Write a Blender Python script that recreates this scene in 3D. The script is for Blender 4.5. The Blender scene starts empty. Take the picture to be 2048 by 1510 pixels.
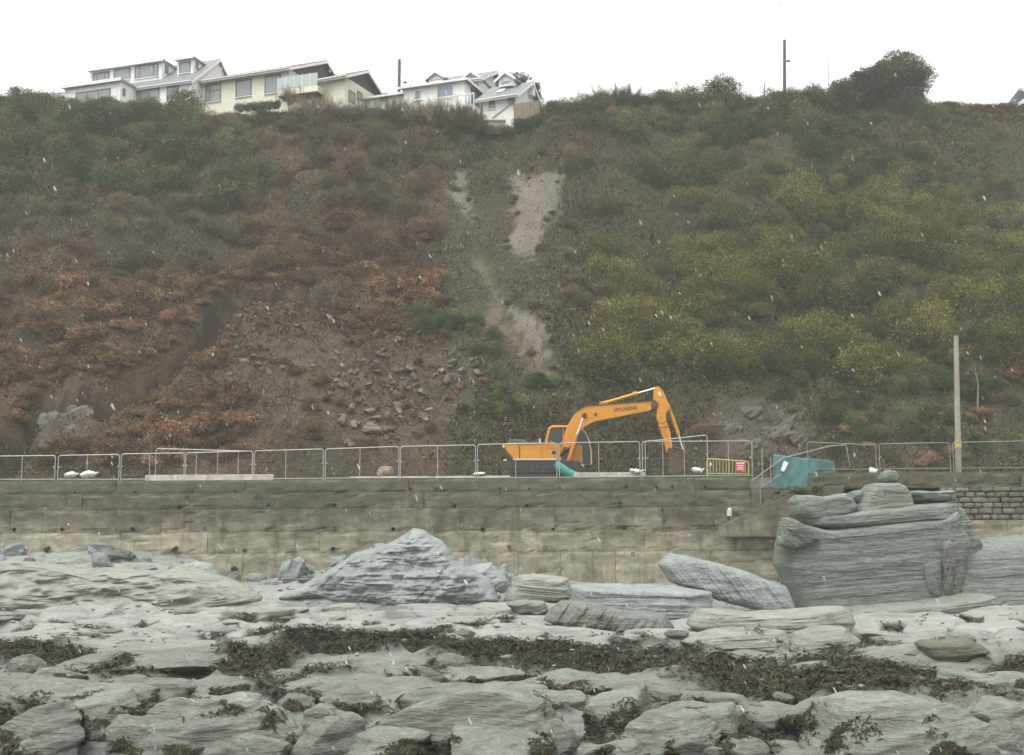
import bpy, bmesh, math, random
import numpy as np
from mathutils import Vector, Matrix

scene = bpy.context.scene
COL = scene.collection
random.seed(11)
RNG = np.random.default_rng(11)

# ------------------------------------------------------------------ camera
F, CX, CY = 2420.0, 1024.0, 755.0
EYE = Vector((0, 0, 2.5))
PITCH = math.atan((1040 - CY) / F)
ROLL = math.radians(-0.33)
CROT = Matrix.Rotation(math.pi / 2 + PITCH, 3, 'X') @ Matrix.Rotation(ROLL, 3, 'Z')
cd = bpy.data.cameras.new('camera')
cd.sensor_fit = 'HORIZONTAL'; cd.sensor_width = 36.0; cd.lens = 36.0 * F / 2048.0
cd.clip_start = 0.1; cd.clip_end = 3000
cam = bpy.data.objects.new('camera', cd)
cam.matrix_world = Matrix.Translation(EYE) @ CROT.to_4x4()
COL.objects.link(cam); scene.camera = cam

# ------------------------------------------------------------------ sky, sun, exposure
SUN_EL, SUN_AZ = math.radians(60), math.radians(215)     # behind the camera, a little to the left
world = bpy.data.worlds.new('World'); scene.world = world; world.use_nodes = True
nt = world.node_tree; nt.nodes.clear()
wo = nt.nodes.new('ShaderNodeOutputWorld')
sky = nt.nodes.new('ShaderNodeTexSky'); sky.sky_type = 'NISHITA'; sky.sun_disc = False
sky.sun_elevation = SUN_EL; sky.sun_rotation = SUN_AZ; sky.air_density = 2.0; sky.dust_density = 6.0
hs = nt.nodes.new('ShaderNodeHueSaturation'); hs.inputs['Saturation'].default_value = 0.08
b1 = nt.nodes.new('ShaderNodeBackground'); b1.inputs['Strength'].default_value = 0.05
b2 = nt.nodes.new('ShaderNodeBackground'); b2.inputs['Strength'].default_value = 1.0   # the closed cloud deck
tc = nt.nodes.new('ShaderNodeTexCoord')
# overcast luminance: the zenith about three times the horizon, as under any closed cloud deck
sz = nt.nodes.new('ShaderNodeSeparateXYZ'); nt.links.new(tc.outputs['Generated'], sz.inputs[0])
mz = nt.nodes.new('ShaderNodeMapRange'); nt.links.new(sz.outputs['Z'], mz.inputs['Value'])
mz.inputs['From Min'].default_value = 0.0; mz.inputs['From Max'].default_value = 1.0; mz.inputs['To Min'].default_value = 0.66; mz.inputs['To Max'].default_value = 1.75
nt.links.new(mz.outputs[0], b2.inputs['Strength'])
cn = nt.nodes.new('ShaderNodeTexNoise'); cn.inputs['Scale'].default_value = 1.6; cn.inputs['Detail'].default_value = 3
cr = nt.nodes.new('ShaderNodeValToRGB')
cr.color_ramp.elements[0].position = 0.3; cr.color_ramp.elements[0].color = (0.92, 0.945, 0.885, 1)
cr.color_ramp.elements[1].position = 0.75; cr.color_ramp.elements[1].color = (0.985, 1.0, 0.945, 1)
ad = nt.nodes.new('ShaderNodeAddShader')
L = nt.links.new
L(tc.outputs['Generated'], cn.inputs['Vector']); L(cn.outputs['Fac'], cr.inputs['Fac'])
L(cr.outputs['Color'], b2.inputs['Color'])
L(sky.outputs['Color'], hs.inputs['Color']); L(hs.outputs['Color'], b1.inputs['Color'])
L(b1.outputs[0], ad.inputs[0]); L(b2.outputs[0], ad.inputs[1]); L(ad.outputs[0], wo.inputs['Surface'])
sd = bpy.data.lights.new('sun', 'SUN'); sd.energy = 1.5; sd.angle = math.radians(25); sd.color = (1.0, 0.97, 0.93)
sun = bpy.data.objects.new('sun', sd)
sdir = Vector((math.sin(SUN_AZ) * math.cos(SUN_EL), math.cos(SUN_AZ) * math.cos(SUN_EL), math.sin(SUN_EL)))
sun.rotation_euler = sdir.to_track_quat('Z', 'Y').to_euler()
sun.location = sdir * 80; COL.objects.link(sun)
scene.view_settings.view_transform = 'Standard'; scene.view_settings.look = 'None'
scene.view_settings.exposure = 0.15; scene.view_settings.gamma = 1.0; scene.view_settings.use_curve_mapping = False
scene.render.engine = 'CYCLES'
cy = scene.cycles
cy.max_bounces = 4; cy.diffuse_bounces = 2; cy.glossy_bounces = 2; cy.transmission_bounces = 4
cy.transparent_max_bounces = 6; cy.volume_bounces = 0
cy.use_adaptive_sampling = True; cy.adaptive_threshold = 0.05; cy.use_denoising = True; cy.caustics_reflective = False; cy.caustics_refractive = False
try:
    cy.denoiser = 'OPENIMAGEDENOISE'
except Exception:
    pass

# ------------------------------------------------------------------ pixel <-> place helpers (photo pixels, 2048 x 1510)
def ray(px, py):
    return CROT @ Vector(((px - CX) / F, (CY - py) / F, -1.0))
def at(px, py, Y):
    d = ray(px, py)
    return EYE + d * ((Y - EYE.y) / d.y)
CR_NP = np.array(CROT); EYE_NP = np.array(EYE)
def proj(P):
    q = (np.asarray(P, float) - EYE_NP) @ CR_NP
    return CX + F * q[..., 0] / -q[..., 2], CY - F * q[..., 1] / -q[..., 2]

# ------------------------------------------------------------------ noise
def _h(ix, iy, iz, seed):
    with np.errstate(over='ignore'):
        n = (ix.astype(np.uint32) * np.uint32(374761393) + iy.astype(np.uint32) * np.uint32(668265263)
             + iz.astype(np.uint32) * np.uint32(2147483647) + np.uint32(seed) * np.uint32(1274126177))
        n = (n ^ (n >> np.uint32(13))) * np.uint32(1274126177)
        n = n ^ (n >> np.uint32(16))
        n = n * np.uint32(2246822519); n = n ^ (n >> np.uint32(15))
    return n.astype(np.float64) / 4294967295.0
def vnoise(P, seed=0):
    P = np.asarray(P, float)
    i = np.floor(P).astype(np.int64); f = P - i; f = f * f * (3 - 2 * f)
    x, y, z = i[..., 0], i[..., 1], i[..., 2]
    fx, fy, fz = f[..., 0], f[..., 1], f[..., 2]
    def c(a, b, d): return _h(x + a, y + b, z + d, seed)
    x00 = c(0,0,0)*(1-fx)+c(1,0,0)*fx; x10 = c(0,1,0)*(1-fx)+c(1,1,0)*fx
    x01 = c(0,0,1)*(1-fx)+c(1,0,1)*fx; x11 = c(0,1,1)*(1-fx)+c(1,1,1)*fx
    return ((x00*(1-fy)+x10*fy)*(1-fz)+(x01*(1-fy)+x11*fy)*fz) * 2 - 1
def fbm(P, octv=4, seed=0, gain=0.5):
    P = np.asarray(P, float); s = 0; a = 1.0; t = 0
    for k in range(octv):
        s = s + a * vnoise(P * (2.03 ** k) + k * 17.3, seed + k); t += a; a *= gain
    return s / t
def hash1(i, seed=0):
    i = np.asarray(i, np.int64); return _h(i, i * 0 + 3, i * 0 + 7, seed)
def sstep(a, b, x):
    t = np.clip((np.asarray(x, float) - a) / (b - a), 0, 1); return t * t * (3 - 2 * t)
def inpoly(px, py, poly):
    px = np.asarray(px, float); py = np.asarray(py, float)
    r = np.zeros(px.shape, bool); n = len(poly)
    for k in range(n):
        x0, y0 = poly[k]; x1, y1 = poly[(k + 1) % n]
        if y0 == y1: continue
        c = ((y0 > py) != (y1 > py)) & (px < (x1 - x0) * (py - y0) / (y1 - y0) + x0)
        r ^= c
    return r
def dpoly(px, py, pts):
    """distance to an open polyline"""
    d = np.full(np.shape(px), 1e9)
    for (x0, y0), (x1, y1) in zip(pts[:-1], pts[1:]):
        dx, dy = x1 - x0, y1 - y0
        t = np.clip(((px - x0) * dx + (py - y0) * dy) / (dx * dx + dy * dy), 0, 1)
        d = np.minimum(d, np.hypot(px - x0 - t * dx, py - y0 - t * dy))
    return d

# ------------------------------------------------------------------ mesh helpers
def mesh_np(name, V, Fc, mats=(), smooth=False, color=None, midx=None):
    V = np.asarray(V, np.float32).reshape(-1, 3)
    m = bpy.data.meshes.new(name)
    groups = Fc if isinstance(Fc, list) else [Fc]
    groups = [np.asarray(g, np.int32) for g in groups if len(g)]
    nl = sum(g.size for g in groups); nf = sum(len(g) for g in groups)
    m.vertices.add(len(V)); m.vertices.foreach_set('co', V.ravel())
    m.loops.add(nl); m.polygons.add(nf)
    m.loops.foreach_set('vertex_index', np.concatenate([g.ravel() for g in groups]))
    tot = np.concatenate([np.full(len(g), g.shape[1], np.int32) for g in groups])
    st = np.concatenate([[0], np.cumsum(tot)[:-1]]).astype(np.int32)
    m.polygons.foreach_set('loop_start', st); m.polygons.foreach_set('loop_total', tot)
    if smooth: m.polygons.foreach_set('use_smooth', np.ones(nf, bool))
    for mt in mats: m.materials.append(mt)
    if midx is not None: m.polygons.foreach_set('material_index', np.asarray(midx, np.int32))
    m.update(calc_edges=True)
    if color is not None:
        a = m.color_attributes.new('Col', 'FLOAT_COLOR', 'POINT')
        c = np.ones((len(V), 4), np.float32); c[:, :3] = color
        a.data.foreach_set('color', c.ravel())
    m.validate(verbose=False)
    return m
def link(name, data, parent=None, loc=None, rot=None, scale=None):
    o = bpy.data.objects.new(name, data); COL.objects.link(o)
    if parent is not None: o.parent = parent
    if loc is not None: o.location = loc
    if rot is not None: o.rotation_euler = rot
    if scale is not None: o.scale = scale
    return o
def tag(o, label=None, cat=None, group=None, kind=None):
    if label: o['label'] = label
    if cat: o['category'] = cat
    if group: o['group'] = group
    if kind: o['kind'] = kind
    return o
def empty(name, loc, rz=0.0):
    o = link(name, None, loc=loc, rot=(0, 0, rz)); o.empty_display_size = 0.3
    return o

class MB:
    """collects boxes, prisms and tubes into one mesh"""
    def __init__(s): s.v = []; s.f = []; s.sm = []
    def add(s, vs, fs, smooth=False):
        b = len(s.v); s.v += [tuple(p) for p in vs]
        for f in fs: s.f.append(tuple(i + b for i in f)); s.sm.append(smooth)
        return s
    def box(s, x0, x1, y0, y1, z0, z1):
        if x1 < x0: x0, x1 = x1, x0
        if y1 < y0: y0, y1 = y1, y0
        if z1 < z0: z0, z1 = z1, z0
        vs = [(x, y, z) for z in (z0, z1) for y in (y0, y1) for x in (x0, x1)]
        return s.add(vs, [(0,2,3,1),(4,5,7,6),(0,1,5,4),(2,6,7,3),(0,4,6,2),(1,3,7,5)])
    def hexa(s, b, t):
        """b, t: 4 bottom and 4 top points, anticlockwise from above"""
        return s.add(list(b) + list(t), [(3,2,1,0),(4,5,6,7),(0,1,5,4),(1,2,6,5),(2,3,7,6),(3,0,4,7)])
    def prism(s, pts, d, inset=0.0):
        """closed outline pts (3-D, planar) extruded along vector d"""
        d = Vector(d); n = len(pts); P = [Vector(p) for p in pts]
        vs = P + [p + d for p in P]
        nrm = Vector((0, 0, 0))
        for i in range(n): nrm += P[i].cross(P[(i + 1) % n])
        fl = nrm.dot(d) > 0
        a = tuple(range(n)); b = tuple(range(n, 2 * n))
        fs = [a[::-1] if fl else a, b if fl else b[::-1]]
        for i in range(n):
            j = (i + 1) % n
            fs.append((i, j, n + j, n + i) if fl else (j, i, n + i, n + j))
        return s.add(vs, fs)
    def tube(s, pts, r, n=8, closed=False, r1=None):
        P = [Vector(p) for p in pts]; m = len(P); rings = []; up = None
        for i in range(m):
            if closed: t = P[(i + 1) % m] - P[i - 1]
            else: t = P[min(i + 1, m - 1)] - P[max(i - 1, 0)]
            t.normalize()
            if up is None:
                up = Vector((0, 0, 1)) if abs(t.z) < 0.9 else Vector((0, 1, 0))
            a = (up - t * up.dot(t)).normalized(); b = t.cross(a); up = a
            rr = r if r1 is None else r + (r1 - r) * i / (m - 1)
            rings.append([P[i] + a * (rr * math.cos(2 * math.pi * k / n)) + b * (rr * math.sin(2 * math.pi * k / n)) for k in range(n)])
        vs = [p for q in rings for p in q]; fs = []
        for i in range(m if closed else m - 1):
            j = (i + 1) % m
            for k in range(n):
                k2 = (k + 1) % n
                fs.append((i*n+k, i*n+k2, j*n+k2, j*n+k))
        s.add(vs, fs, True)
        if not closed:
            s.add(rings[0], [tuple(range(n))[::-1]]); s.add(rings[-1], [tuple(range(n))])
        return s
    def mesh(s, name, mat=None, bevel=0.0):
        m = bpy.data.meshes.new(name); m.from_pydata(s.v, [], s.f)
        m.polygons.foreach_set('use_smooth', s.sm)
        if mat is not None: m.materials.append(mat)
        if bevel > 0:
            bm = bmesh.new(); bm.from_mesh(m)
            bmesh.ops.remove_doubles(bm, verts=bm.verts, dist=1e-5)
            bmesh.ops.recalc_face_normals(bm, faces=bm.faces)
            es = [e for e in bm.edges if len(e.link_faces) == 2 and e.calc_face_angle(0) > 0.35]
            bmesh.ops.bevel(bm, geom=es, offset=bevel, segments=2, affect='EDGES', profile=0.6, clamp_overlap=True)
            bm.to_mesh(m); bm.free()
        m.update(); return m
    def build(s, name, mat, parent=None, bevel=0.0, **kw):
        o = link(name, s.mesh(name, mat, bevel), parent)
        if kw: tag(o, **kw)
        return o

# ------------------------------------------------------------------ materials
def new_mat(name):
    m = bpy.data.materials.new(name); m.use_nodes = True
    n = m.node_tree.nodes; b = n.get('Principled BSDF')
    return m, m.node_tree, b
def noise_node(nt, vec, scale, detail=4, rough=0.55, dist=0.0):
    n = nt.nodes.new('ShaderNodeTexNoise'); n.inputs['Scale'].default_value = scale
    n.inputs['Detail'].default_value = detail; n.inputs['Roughness'].default_value = rough
    n.inputs['Distortion'].default_value = dist
    if vec is not None: nt.links.new(vec, n.inputs['Vector'])
    return n
def ramp(nt, fac, stops):
    r = nt.nodes.new('ShaderNodeValToRGB'); e = r.color_ramp.elements
    while len(e) < len(stops): e.new(0.5)
    for k, (p, c) in enumerate(stops):
        e[k].position = p; e[k].color = (*c, 1) if len(c) == 3 else c
    nt.links.new(fac, r.inputs['Fac']); return r
def mixc(nt, fac, a, b, mode='MIX'):
    n = nt.nodes.new('ShaderNodeMix'); n.data_type = 'RGBA'; n.blend_type = mode
    for sock, v in ((n.inputs[0], fac), (n.inputs[6], a), (n.inputs[7], b)):
        if hasattr(v, 'is_linked') or hasattr(v, 'links'): nt.links.new(v, sock)
        elif isinstance(v, (int, float)): sock.default_value = v
        else: sock.default_value = (*v, 1)
    return n.outputs[2]
def mapping(nt, vec, scale=(1,1,1), rot=(0,0,0)):
    n = nt.nodes.new('ShaderNodeMapping'); n.inputs['Scale'].default_value = scale; n.inputs['Rotation'].default_value = rot
    nt.links.new(vec, n.inputs['Vector']); return n.outputs['Vector']
def bump(nt, b, h, strength=0.4, dist=0.02, prev=None):
    n = nt.nodes.new('ShaderNodeBump'); n.inputs['Strength'].default_value = strength; n.inputs['Distance'].default_value = dist
    nt.links.new(h, n.inputs['Height'])
    if prev is not None: nt.links.new(prev, n.inputs['Normal'])
    nt.links.new(n.outputs['Normal'], b.inputs['Normal']); return n.outputs['Normal']
def worldpos(nt):
    return nt.nodes.new('ShaderNodeNewGeometry').outputs['Position']
def objpos(nt):
    return nt.nodes.new('ShaderNodeTexCoord').outputs['Object']
def simple(name, col, rough=0.6, var=0.12, scale=6.0, metal=0.0, bumps=0.0, coat=0.0, spec=0.5, wear=None):
    """paint, metal, plastic and the like: base colour broken by grime noise"""
    m, nt, b = new_mat(name); v = worldpos(nt)
    n1 = noise_node(nt, v, scale, 5, 0.6)
    dk = tuple(c * (1 - var) for c in col); lt = tuple(min(1, c * (1 + var * 0.7)) for c in col)
    r = ramp(nt, n1.outputs['Fac'], [(0.3, dk), (0.7, lt)])
    c = r.outputs['Color']
    if wear:
        n2 = noise_node(nt, v, wear[1], 6, 0.7)
        r2 = ramp(nt, n2.outputs['Fac'], [(wear[2], (0,0,0)), (wear[2] + 0.12, (1,1,1))])
        c = mixc(nt, r2.outputs['Color'], c, wear[0])
    nt.links.new(c, b.inputs['Base Color'])
    b.inputs['Roughness'].default_value = rough; b.inputs['Metallic'].default_value = metal
    b.inputs['Specular IOR Level'].default_value = spec
    if coat: b.inputs['Coat Weight'].default_value = coat
    if bumps: bump(nt, b, n1.outputs['Fac'], bumps, 0.01)
    return m

def rock_mat(name, dark, mid, light, tilt=(0.0, 0.1, 0.0), ripple=1.0, moss=0.35, stretch=7.0, rnd=0.12, vcol=False, vein=0.4):
    m, nt, b = new_mat(name); v = objpos(nt)
    oi = nt.nodes.new('ShaderNodeObjectInfo')
    vm = nt.nodes.new('ShaderNodeVectorMath'); vm.operation = 'MULTIPLY_ADD'
    nt.links.new(oi.outputs['Random'], vm.inputs[0]); vm.inputs[1].default_value = (37, 53, 71); nt.links.new(v, vm.inputs[2])
    v = vm.outputs[0]
    lay = mapping(nt, v, (0.8, 0.8, stretch), tilt)
    n1 = noise_node(nt, v, 0.9, 5, 0.6)                       # broad patches
    n2 = noise_node(nt, lay, 1.6, 7, 0.62, 0.35)              # bedding
    n3 = noise_node(nt, lay, 6.0, 5, 0.6, 0.6)                # fine foliation
    n4 = noise_node(nt, v, 26.0, 4, 0.7)                      # grain
    c1 = ramp(nt, n1.outputs['Fac'], [(0.28, dark), (0.5, mid), (0.74, light)]).outputs['Color']
    c2 = ramp(nt, n2.outputs['Fac'], [(0.25, tuple(c*0.62 for c in dark)), (0.5, mid), (0.72, tuple(min(1,c*1.08) for c in light))]).outputs['Color']
    c = mixc(nt, 0.55, c1, c2)
    g = ramp(nt, n4.outputs['Fac'], [(0.3, (0.8,0.8,0.8)), (0.7, (1.1,1.1,1.08))]).outputs['Color']
    c = mixc(nt, 1.0, c, g, 'MULTIPLY')
    vn = ramp(nt, n3.outputs['Fac'], [(0.53, (0,0,0)), (0.575, (vein,)*3), (0.63, (0,0,0))]).outputs['Color']
    c = mixc(nt, vn, c, tuple(min(1, q * 1.45) for q in light))
    if moss > 0:
        n5 = noise_node(nt, v, 1.7, 6, 0.68)
        f = ramp(nt, n5.outputs['Fac'], [(0.54, (0,0,0)), (0.74, (moss,moss,moss))]).outputs['Color']
        c = mixc(nt, f, c, (0.10, 0.105, 0.05))
    sc = nt.nodes.new('ShaderNodeMapRange'); nt.links.new(oi.outputs['Random'], sc.inputs['Value'])
    sc.inputs['To Min'].default_value = 1 - rnd; sc.inputs['To Max'].default_value = 1 + rnd
    hv = nt.nodes.new('ShaderNodeHueSaturation'); nt.links.new(sc.outputs[0], hv.inputs['Value']); nt.links.new(c, hv.inputs['Color'])
    c = hv.outputs['Color']
    if vcol:
        a = nt.nodes.new('ShaderNodeVertexColor'); a.layer_name = 'Col'
        c = mixc(nt, 1.0, c, a.outputs['Color'], 'MULTIPLY')
    nt.links.new(c, b.inputs['Base Color'])
    rr = ramp(nt, n1.outputs['Fac'], [(0.3, (0.42,)*3), (0.7, (0.75,)*3)]); nt.links.new(rr.outputs['Color'], b.inputs['Roughness'])
    p = bump(nt, b, n2.outputs['Fac'], min(1, 0.8 * ripple), 0.22)
    p = bump(nt, b, n3.outputs['Fac'], min(1, 0.7 * ripple), 0.09, p)
    bump(nt, b, n4.outputs['Fac'], 0.25, 0.012, p)
    return m

def foliage_mat(name, rnd=0.22, hue=0.02, trans=0.15):
    m, nt, b = new_mat(name)
    a = nt.nodes.new('ShaderNodeVertexColor'); a.layer_name = 'Col'
    oi = nt.nodes.new('ShaderNodeObjectInfo')
    mr = nt.nodes.new('ShaderNodeMapRange'); nt.links.new(oi.outputs['Random'], mr.inputs['Value'])
    mr.inputs['To Min'].default_value = 1 - rnd; mr.inputs['To Max'].default_value = 1 + rnd
    mh = nt.nodes.new('ShaderNodeMapRange'); nt.links.new(oi.outputs['Random'], mh.inputs['Value'])
    mh.inputs['To Min'].default_value = 0.5 + hue; mh.inputs['To Max'].default_value = 0.5 - hue
    hv = nt.nodes.new('ShaderNodeHueSaturation'); nt.links.new(a.outputs['Color'], hv.inputs['Color'])
    nt.links.new(mr.outputs[0], hv.inputs['Value']); nt.links.new(mh.outputs[0], hv.inputs['Hue'])
    nt.links.new(hv.outputs['Color'], b.inputs['Base Color'])
    b.inputs['Roughness'].default_value = 0.85; b.inputs['Specular IOR Level'].default_value = 0.12
    return m

# ================================================================== THE SETTING
WALL_Y = 55.0
PROM_Z = at(800, 957, WALL_Y).z           # promenade level behind the wall, about 4.4 m
TOE_Y, RIDGE_Y = 61.5, 95.0
_ridge = [(-500,200),(0,197),(130,206),(330,210),(390,228),(480,221),(640,205),(700,203),(800,212),(900,230),(960,248),
          (1030,260),(1075,222),(1130,200),(1290,197),(1400,198),(1700,198),(1860,197),(2048,200),(2550,205)]
_ry = np.interp([p[0] for p in _ridge], [880, 955, 1035, 1085, 1140], [95, 91.6, 91.2, 92.5, 95])
_rp = [at(px, py, y_) for (px, py), y_ in zip(_ridge, _ry)]
_rx = np.array([p.x for p in _rp]); _rz = np.array([p.z for p in _rp]) - 0.6
def _base_hill(x, Y):
    zr = np.interp(x, _rx, _rz); yr = np.interp(x, _rx, _ry)
    t = np.clip((Y - TOE_Y) / (yr - TOE_Y), 0, 1)
    pr = t + 0.05 * np.sin(t * math.pi * 2) * (1 - t)
    z = PROM_Z - 0.15 + (zr - PROM_Z + 0.15) * pr
    z = np.where(Y > yr, zr + (Y - yr) * 0.02, z)
    return np.where(Y < TOE_Y, PROM_Z - 0.15, z), t
def hill_hit(px, py):
    d = ray(px, py); Y = np.linspace(TOE_Y - 1, 110, 1200); k = Y / d.y
    x = d.x * k; z = EYE.z + d.z * k
    h = _base_hill(x, Y)[0]; i = int(np.argmax(z < h)) if (z < h).any() else 1199
    return float(x[i]), float(Y[i])
GULLY = [hill_hit(*p) for p in [(640,592),(560,585),(480,598),(420,650),(335,725),(262,770),(215,800),(120,800),(55,850),(30,900)]]
GULLY2 = [hill_hit(*p) for p in [(860,440),(815,540),(770,610),(700,660),(600,590)]]
PATHS = [[hill_hit(*p) for p in [(955,520),(1000,600),(985,650),(1045,700),(1095,760)]]]
EARTH = [[(1022,345),(1060,350),(1125,338),(1118,400),(1100,455),(1066,512),(1008,508),(1032,450),(1024,400)],
         [(1022,612),(1080,630),(1100,700),(1098,740),(1055,716),(1030,690)], [(903,345),(932,340),(940,400),(950,440),(925,430),(905,390)]]
SCREE = [[(470,600),(640,590),(690,640),(720,700),(850,700),(960,740),(960,800),(830,880),(700,890),(640,800),(560,760),(450,720)],
         [(440,700),(560,760),(640,830),(560,850),(430,780)]]
ROCKY = [[(50,860),(90,810),(170,785),(215,800),(195,870),(130,895),(60,895)], [(1400,860),(1440,800),(1560,790),(1640,850),(1600,910),(1420,905)]]
def hill(x, Y):
    x = np.asarray(x, float); Y = np.asarray(Y, float)
    z, t = _base_hill(x, Y)
    P = np.stack([x, Y, x * 0], -1)
    amp = np.minimum(1, t * 6) * np.where(Y > RIDGE_Y - 3, 0.35, 1.0)
    z = z + amp * (1.7 * fbm(P / 9.0, 3, 3) + 1.25 * fbm(P / 3.0, 3, 5) + 0.16 * fbm(P / 0.8, 2, 9))
    near = (x > -30) & (x < 12) & (Y < 90)
    if near.any():
        g = dpoly(x, Y, GULLY); z = z - 2.8 * np.exp(-(np.maximum(0, g + 0.6 * fbm(P / 1.1, 3, 77)) / 0.75) ** 2) * near
        g = dpoly(x, Y, GULLY2); z = z - 0.8 * np.exp(-(g / 0.8) ** 2) * near
        g = dpoly(x, Y, PATHS[0]); z = z - 0.5 * np.exp(-(g / 0.7) ** 2) * near
    return z
def smudge(px, py, poly, w=10):
    return inpoly(px, py, poly)

def grid_mesh(name, xs, ys, zf, mat, colf=None, smooth=True):
    X, Yg = np.meshgrid(xs, ys); Z = zf(X, Yg)
    V = np.stack([X, Yg, Z], -1).reshape(-1, 3)
    nx, ny = len(xs), len(ys)
    i = np.arange(nx * ny).reshape(ny, nx)
    Fq = np.stack([i[:-1, :-1], i[:-1, 1:], i[1:, 1:], i[1:, :-1]], -1).reshape(-1, 4)
    c = colf(V) if colf else None
    return mesh_np(name, V, Fq, [mat], smooth, c)
def span(lo, a, b, hi, step, g=1.35):
    mid = list(np.arange(a, b, step)); out = []; s = step; x = mid[-1]
    while x < hi: s *= g; x += s; out.append(x)
    pre = []; s = step; x = a
    while x > lo: s *= g; x -= s; pre.append(x)
    return np.array(pre[::-1] + mid + out)

def hill_col(V):
    px, py = proj(V); n = fbm(V / 1.7, 4, 21); n2 = fbm(V / 0.5, 3, 23); n3 = fbm(V / 5.0, 3, 29)
    jx, jy = px + 26 * n2 + 16 * n, py + 26 * fbm(V / 0.6, 3, 25)
    soil = np.array([0.06, 0.05, 0.033]); rust = np.array([0.10, 0.07, 0.042]); ol = np.array([0.06, 0.062, 0.032])
    w = sstep(-0.35, 0.4, n3 + 0.3 * n)[:, None]
    c = soil * (1 - w) + np.where((px < 900)[:, None], rust, ol) * w
    for p in SCREE:
        m = inpoly(jx, jy, p)[:, None]; c = np.where(m, (0.45 + 0.25 * n2[:, None]) * c + (0.55 - 0.25 * n2[:, None]) * np.array([0.10, 0.082, 0.062]) * (1 + 0.35 * n[:, None]), c)
    for p in ROCKY:
        m = inpoly(jx, jy, p)[:, None]; c = np.where(m, np.array([0.082, 0.07, 0.055]) * (1 + 0.3 * n[:, None]), c)
    for p in EARTH:
        m = inpoly(jx, jy, p)[:, None]; c = np.where(m, np.array([0.152, 0.136, 0.106]) * (1 + 0.22 * n[:, None]), c)
    d = dpoly(V[:, 0], V[:, 1], PATHS[0]); m = (d < 0.35 + 0.5 * n2)[:, None] & (V[:, 1] < 88)[:, None]
    c = np.where(m, np.array([0.12, 0.094, 0.064]) * (1 + 0.2 * n[:, None]), c)
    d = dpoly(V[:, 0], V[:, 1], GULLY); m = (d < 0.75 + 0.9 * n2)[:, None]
    c = np.where(m, np.array([0.035, 0.028, 0.021]), c)  # shadow line of the gully painted into the ground colour
    return np.clip(c, 0.01, 1)
def vcol_mat(name, rough=0.9, sc=8.0, bs=0.6, bd=0.08):
    m, nt, b = new_mat(name); v = worldpos(nt)
    a = nt.nodes.new('ShaderNodeVertexColor'); a.layer_name = 'Col'
    n = noise_node(nt, v, sc, 6, 0.65); n2 = noise_node(nt, v, sc * 0.3, 4, 0.6)
    g = ramp(nt, n.outputs['Fac'], [(0.25, (0.6,)*3), (0.75, (1.35,)*3)]).outputs['Color']
    nt.links.new(mixc(nt, 1.0, a.outputs['Color'], g, 'MULTIPLY'), b.inputs['Base Color'])
    b.inputs['Roughness'].default_value = rough; b.inputs['Specular IOR Level'].default_value = 0.2
    p = bump(nt, b, n2.outputs['Fac'], bs, bd * 2); bump(nt, b, n.outputs['Fac'], bs, bd, p)
    return m
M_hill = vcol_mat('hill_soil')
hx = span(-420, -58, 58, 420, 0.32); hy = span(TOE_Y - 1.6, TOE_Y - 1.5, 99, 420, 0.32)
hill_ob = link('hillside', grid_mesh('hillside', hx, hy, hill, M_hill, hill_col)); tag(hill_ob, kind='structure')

# promenade slab behind the wall
M_prom = simple('promenade_concrete', (0.22, 0.205, 0.175), 0.85, 0.3, 1.5, bumps=0.3)
m = MB().box(-160, 160, WALL_Y + 0.62, TOE_Y + 0.6, PROM_Z - 1.2, PROM_Z - 0.03)
tag(m.build('promenade', M_prom), kind='structure')

# ------------------------------------------------------------------ beach
def beach_plane(x, Y):
    return -1.0 + (Y - 18.0) * 0.011 + np.where(np.asarray(Y) < 14, (np.asarray(Y) - 14) * 0.04, 0)
def beach_base(x, Y):
    x = np.asarray(x, float); Y = np.asarray(Y, float)
    z = beach_plane(x, Y)
    z = z + 1.40 * sstep(-10.5, -17, x) * sstep(46, 55, Y)
    z = z + 1.05 * np.exp(-((x + 5.0) / 4.2) ** 2) * sstep(45, 54, Y)
    z = z + 0.25 * np.exp(-((x - 18.0) / 9.0) ** 2) * sstep(44, 54, Y)
    return z
def weed_mask(x, Y):
    P = np.stack([x, Y, x * 0], -1); px, py = proj(np.stack([x, Y, beach_base(x, Y)], -1))
    n = fbm(P / 1.6, 4, 41); n2 = fbm(P / 0.5, 3, 43)
    c = np.interp(px, [0, 300, 500, 700, 900, 1150, 1350, 1500, 1700, 1900, 2048], [1318, 1345, 1330, 1302, 1310, 1328, 1342, 1368, 1372, 1365, 1345])
    h = np.interp(px, [0, 300, 500, 700, 900, 1150, 1350, 1500, 1700, 1900, 2048], [14, 11, 19, 18, 18, 19, 25, 34, 36, 24, 16])
    band = sstep(1.15, 0.55, np.abs(py - c) / h - 0.75 * n - 0.4 * n2)
    band = band * np.where(px < 420, 0.75 + 0.9 * n, 1.0)
    low = sstep(0.0, 0.2, n + 0.3 * n2) * sstep(1385, 1425, py) * 0.95
    spots = sstep(0.27, 0.42, fbm(P / 0.9, 3, 47) + 0.2 * n2) * sstep(1180, 1260, py) * 0.8
    return np.clip(np.maximum(np.maximum(band, low), spots), 0, 1)
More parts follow.
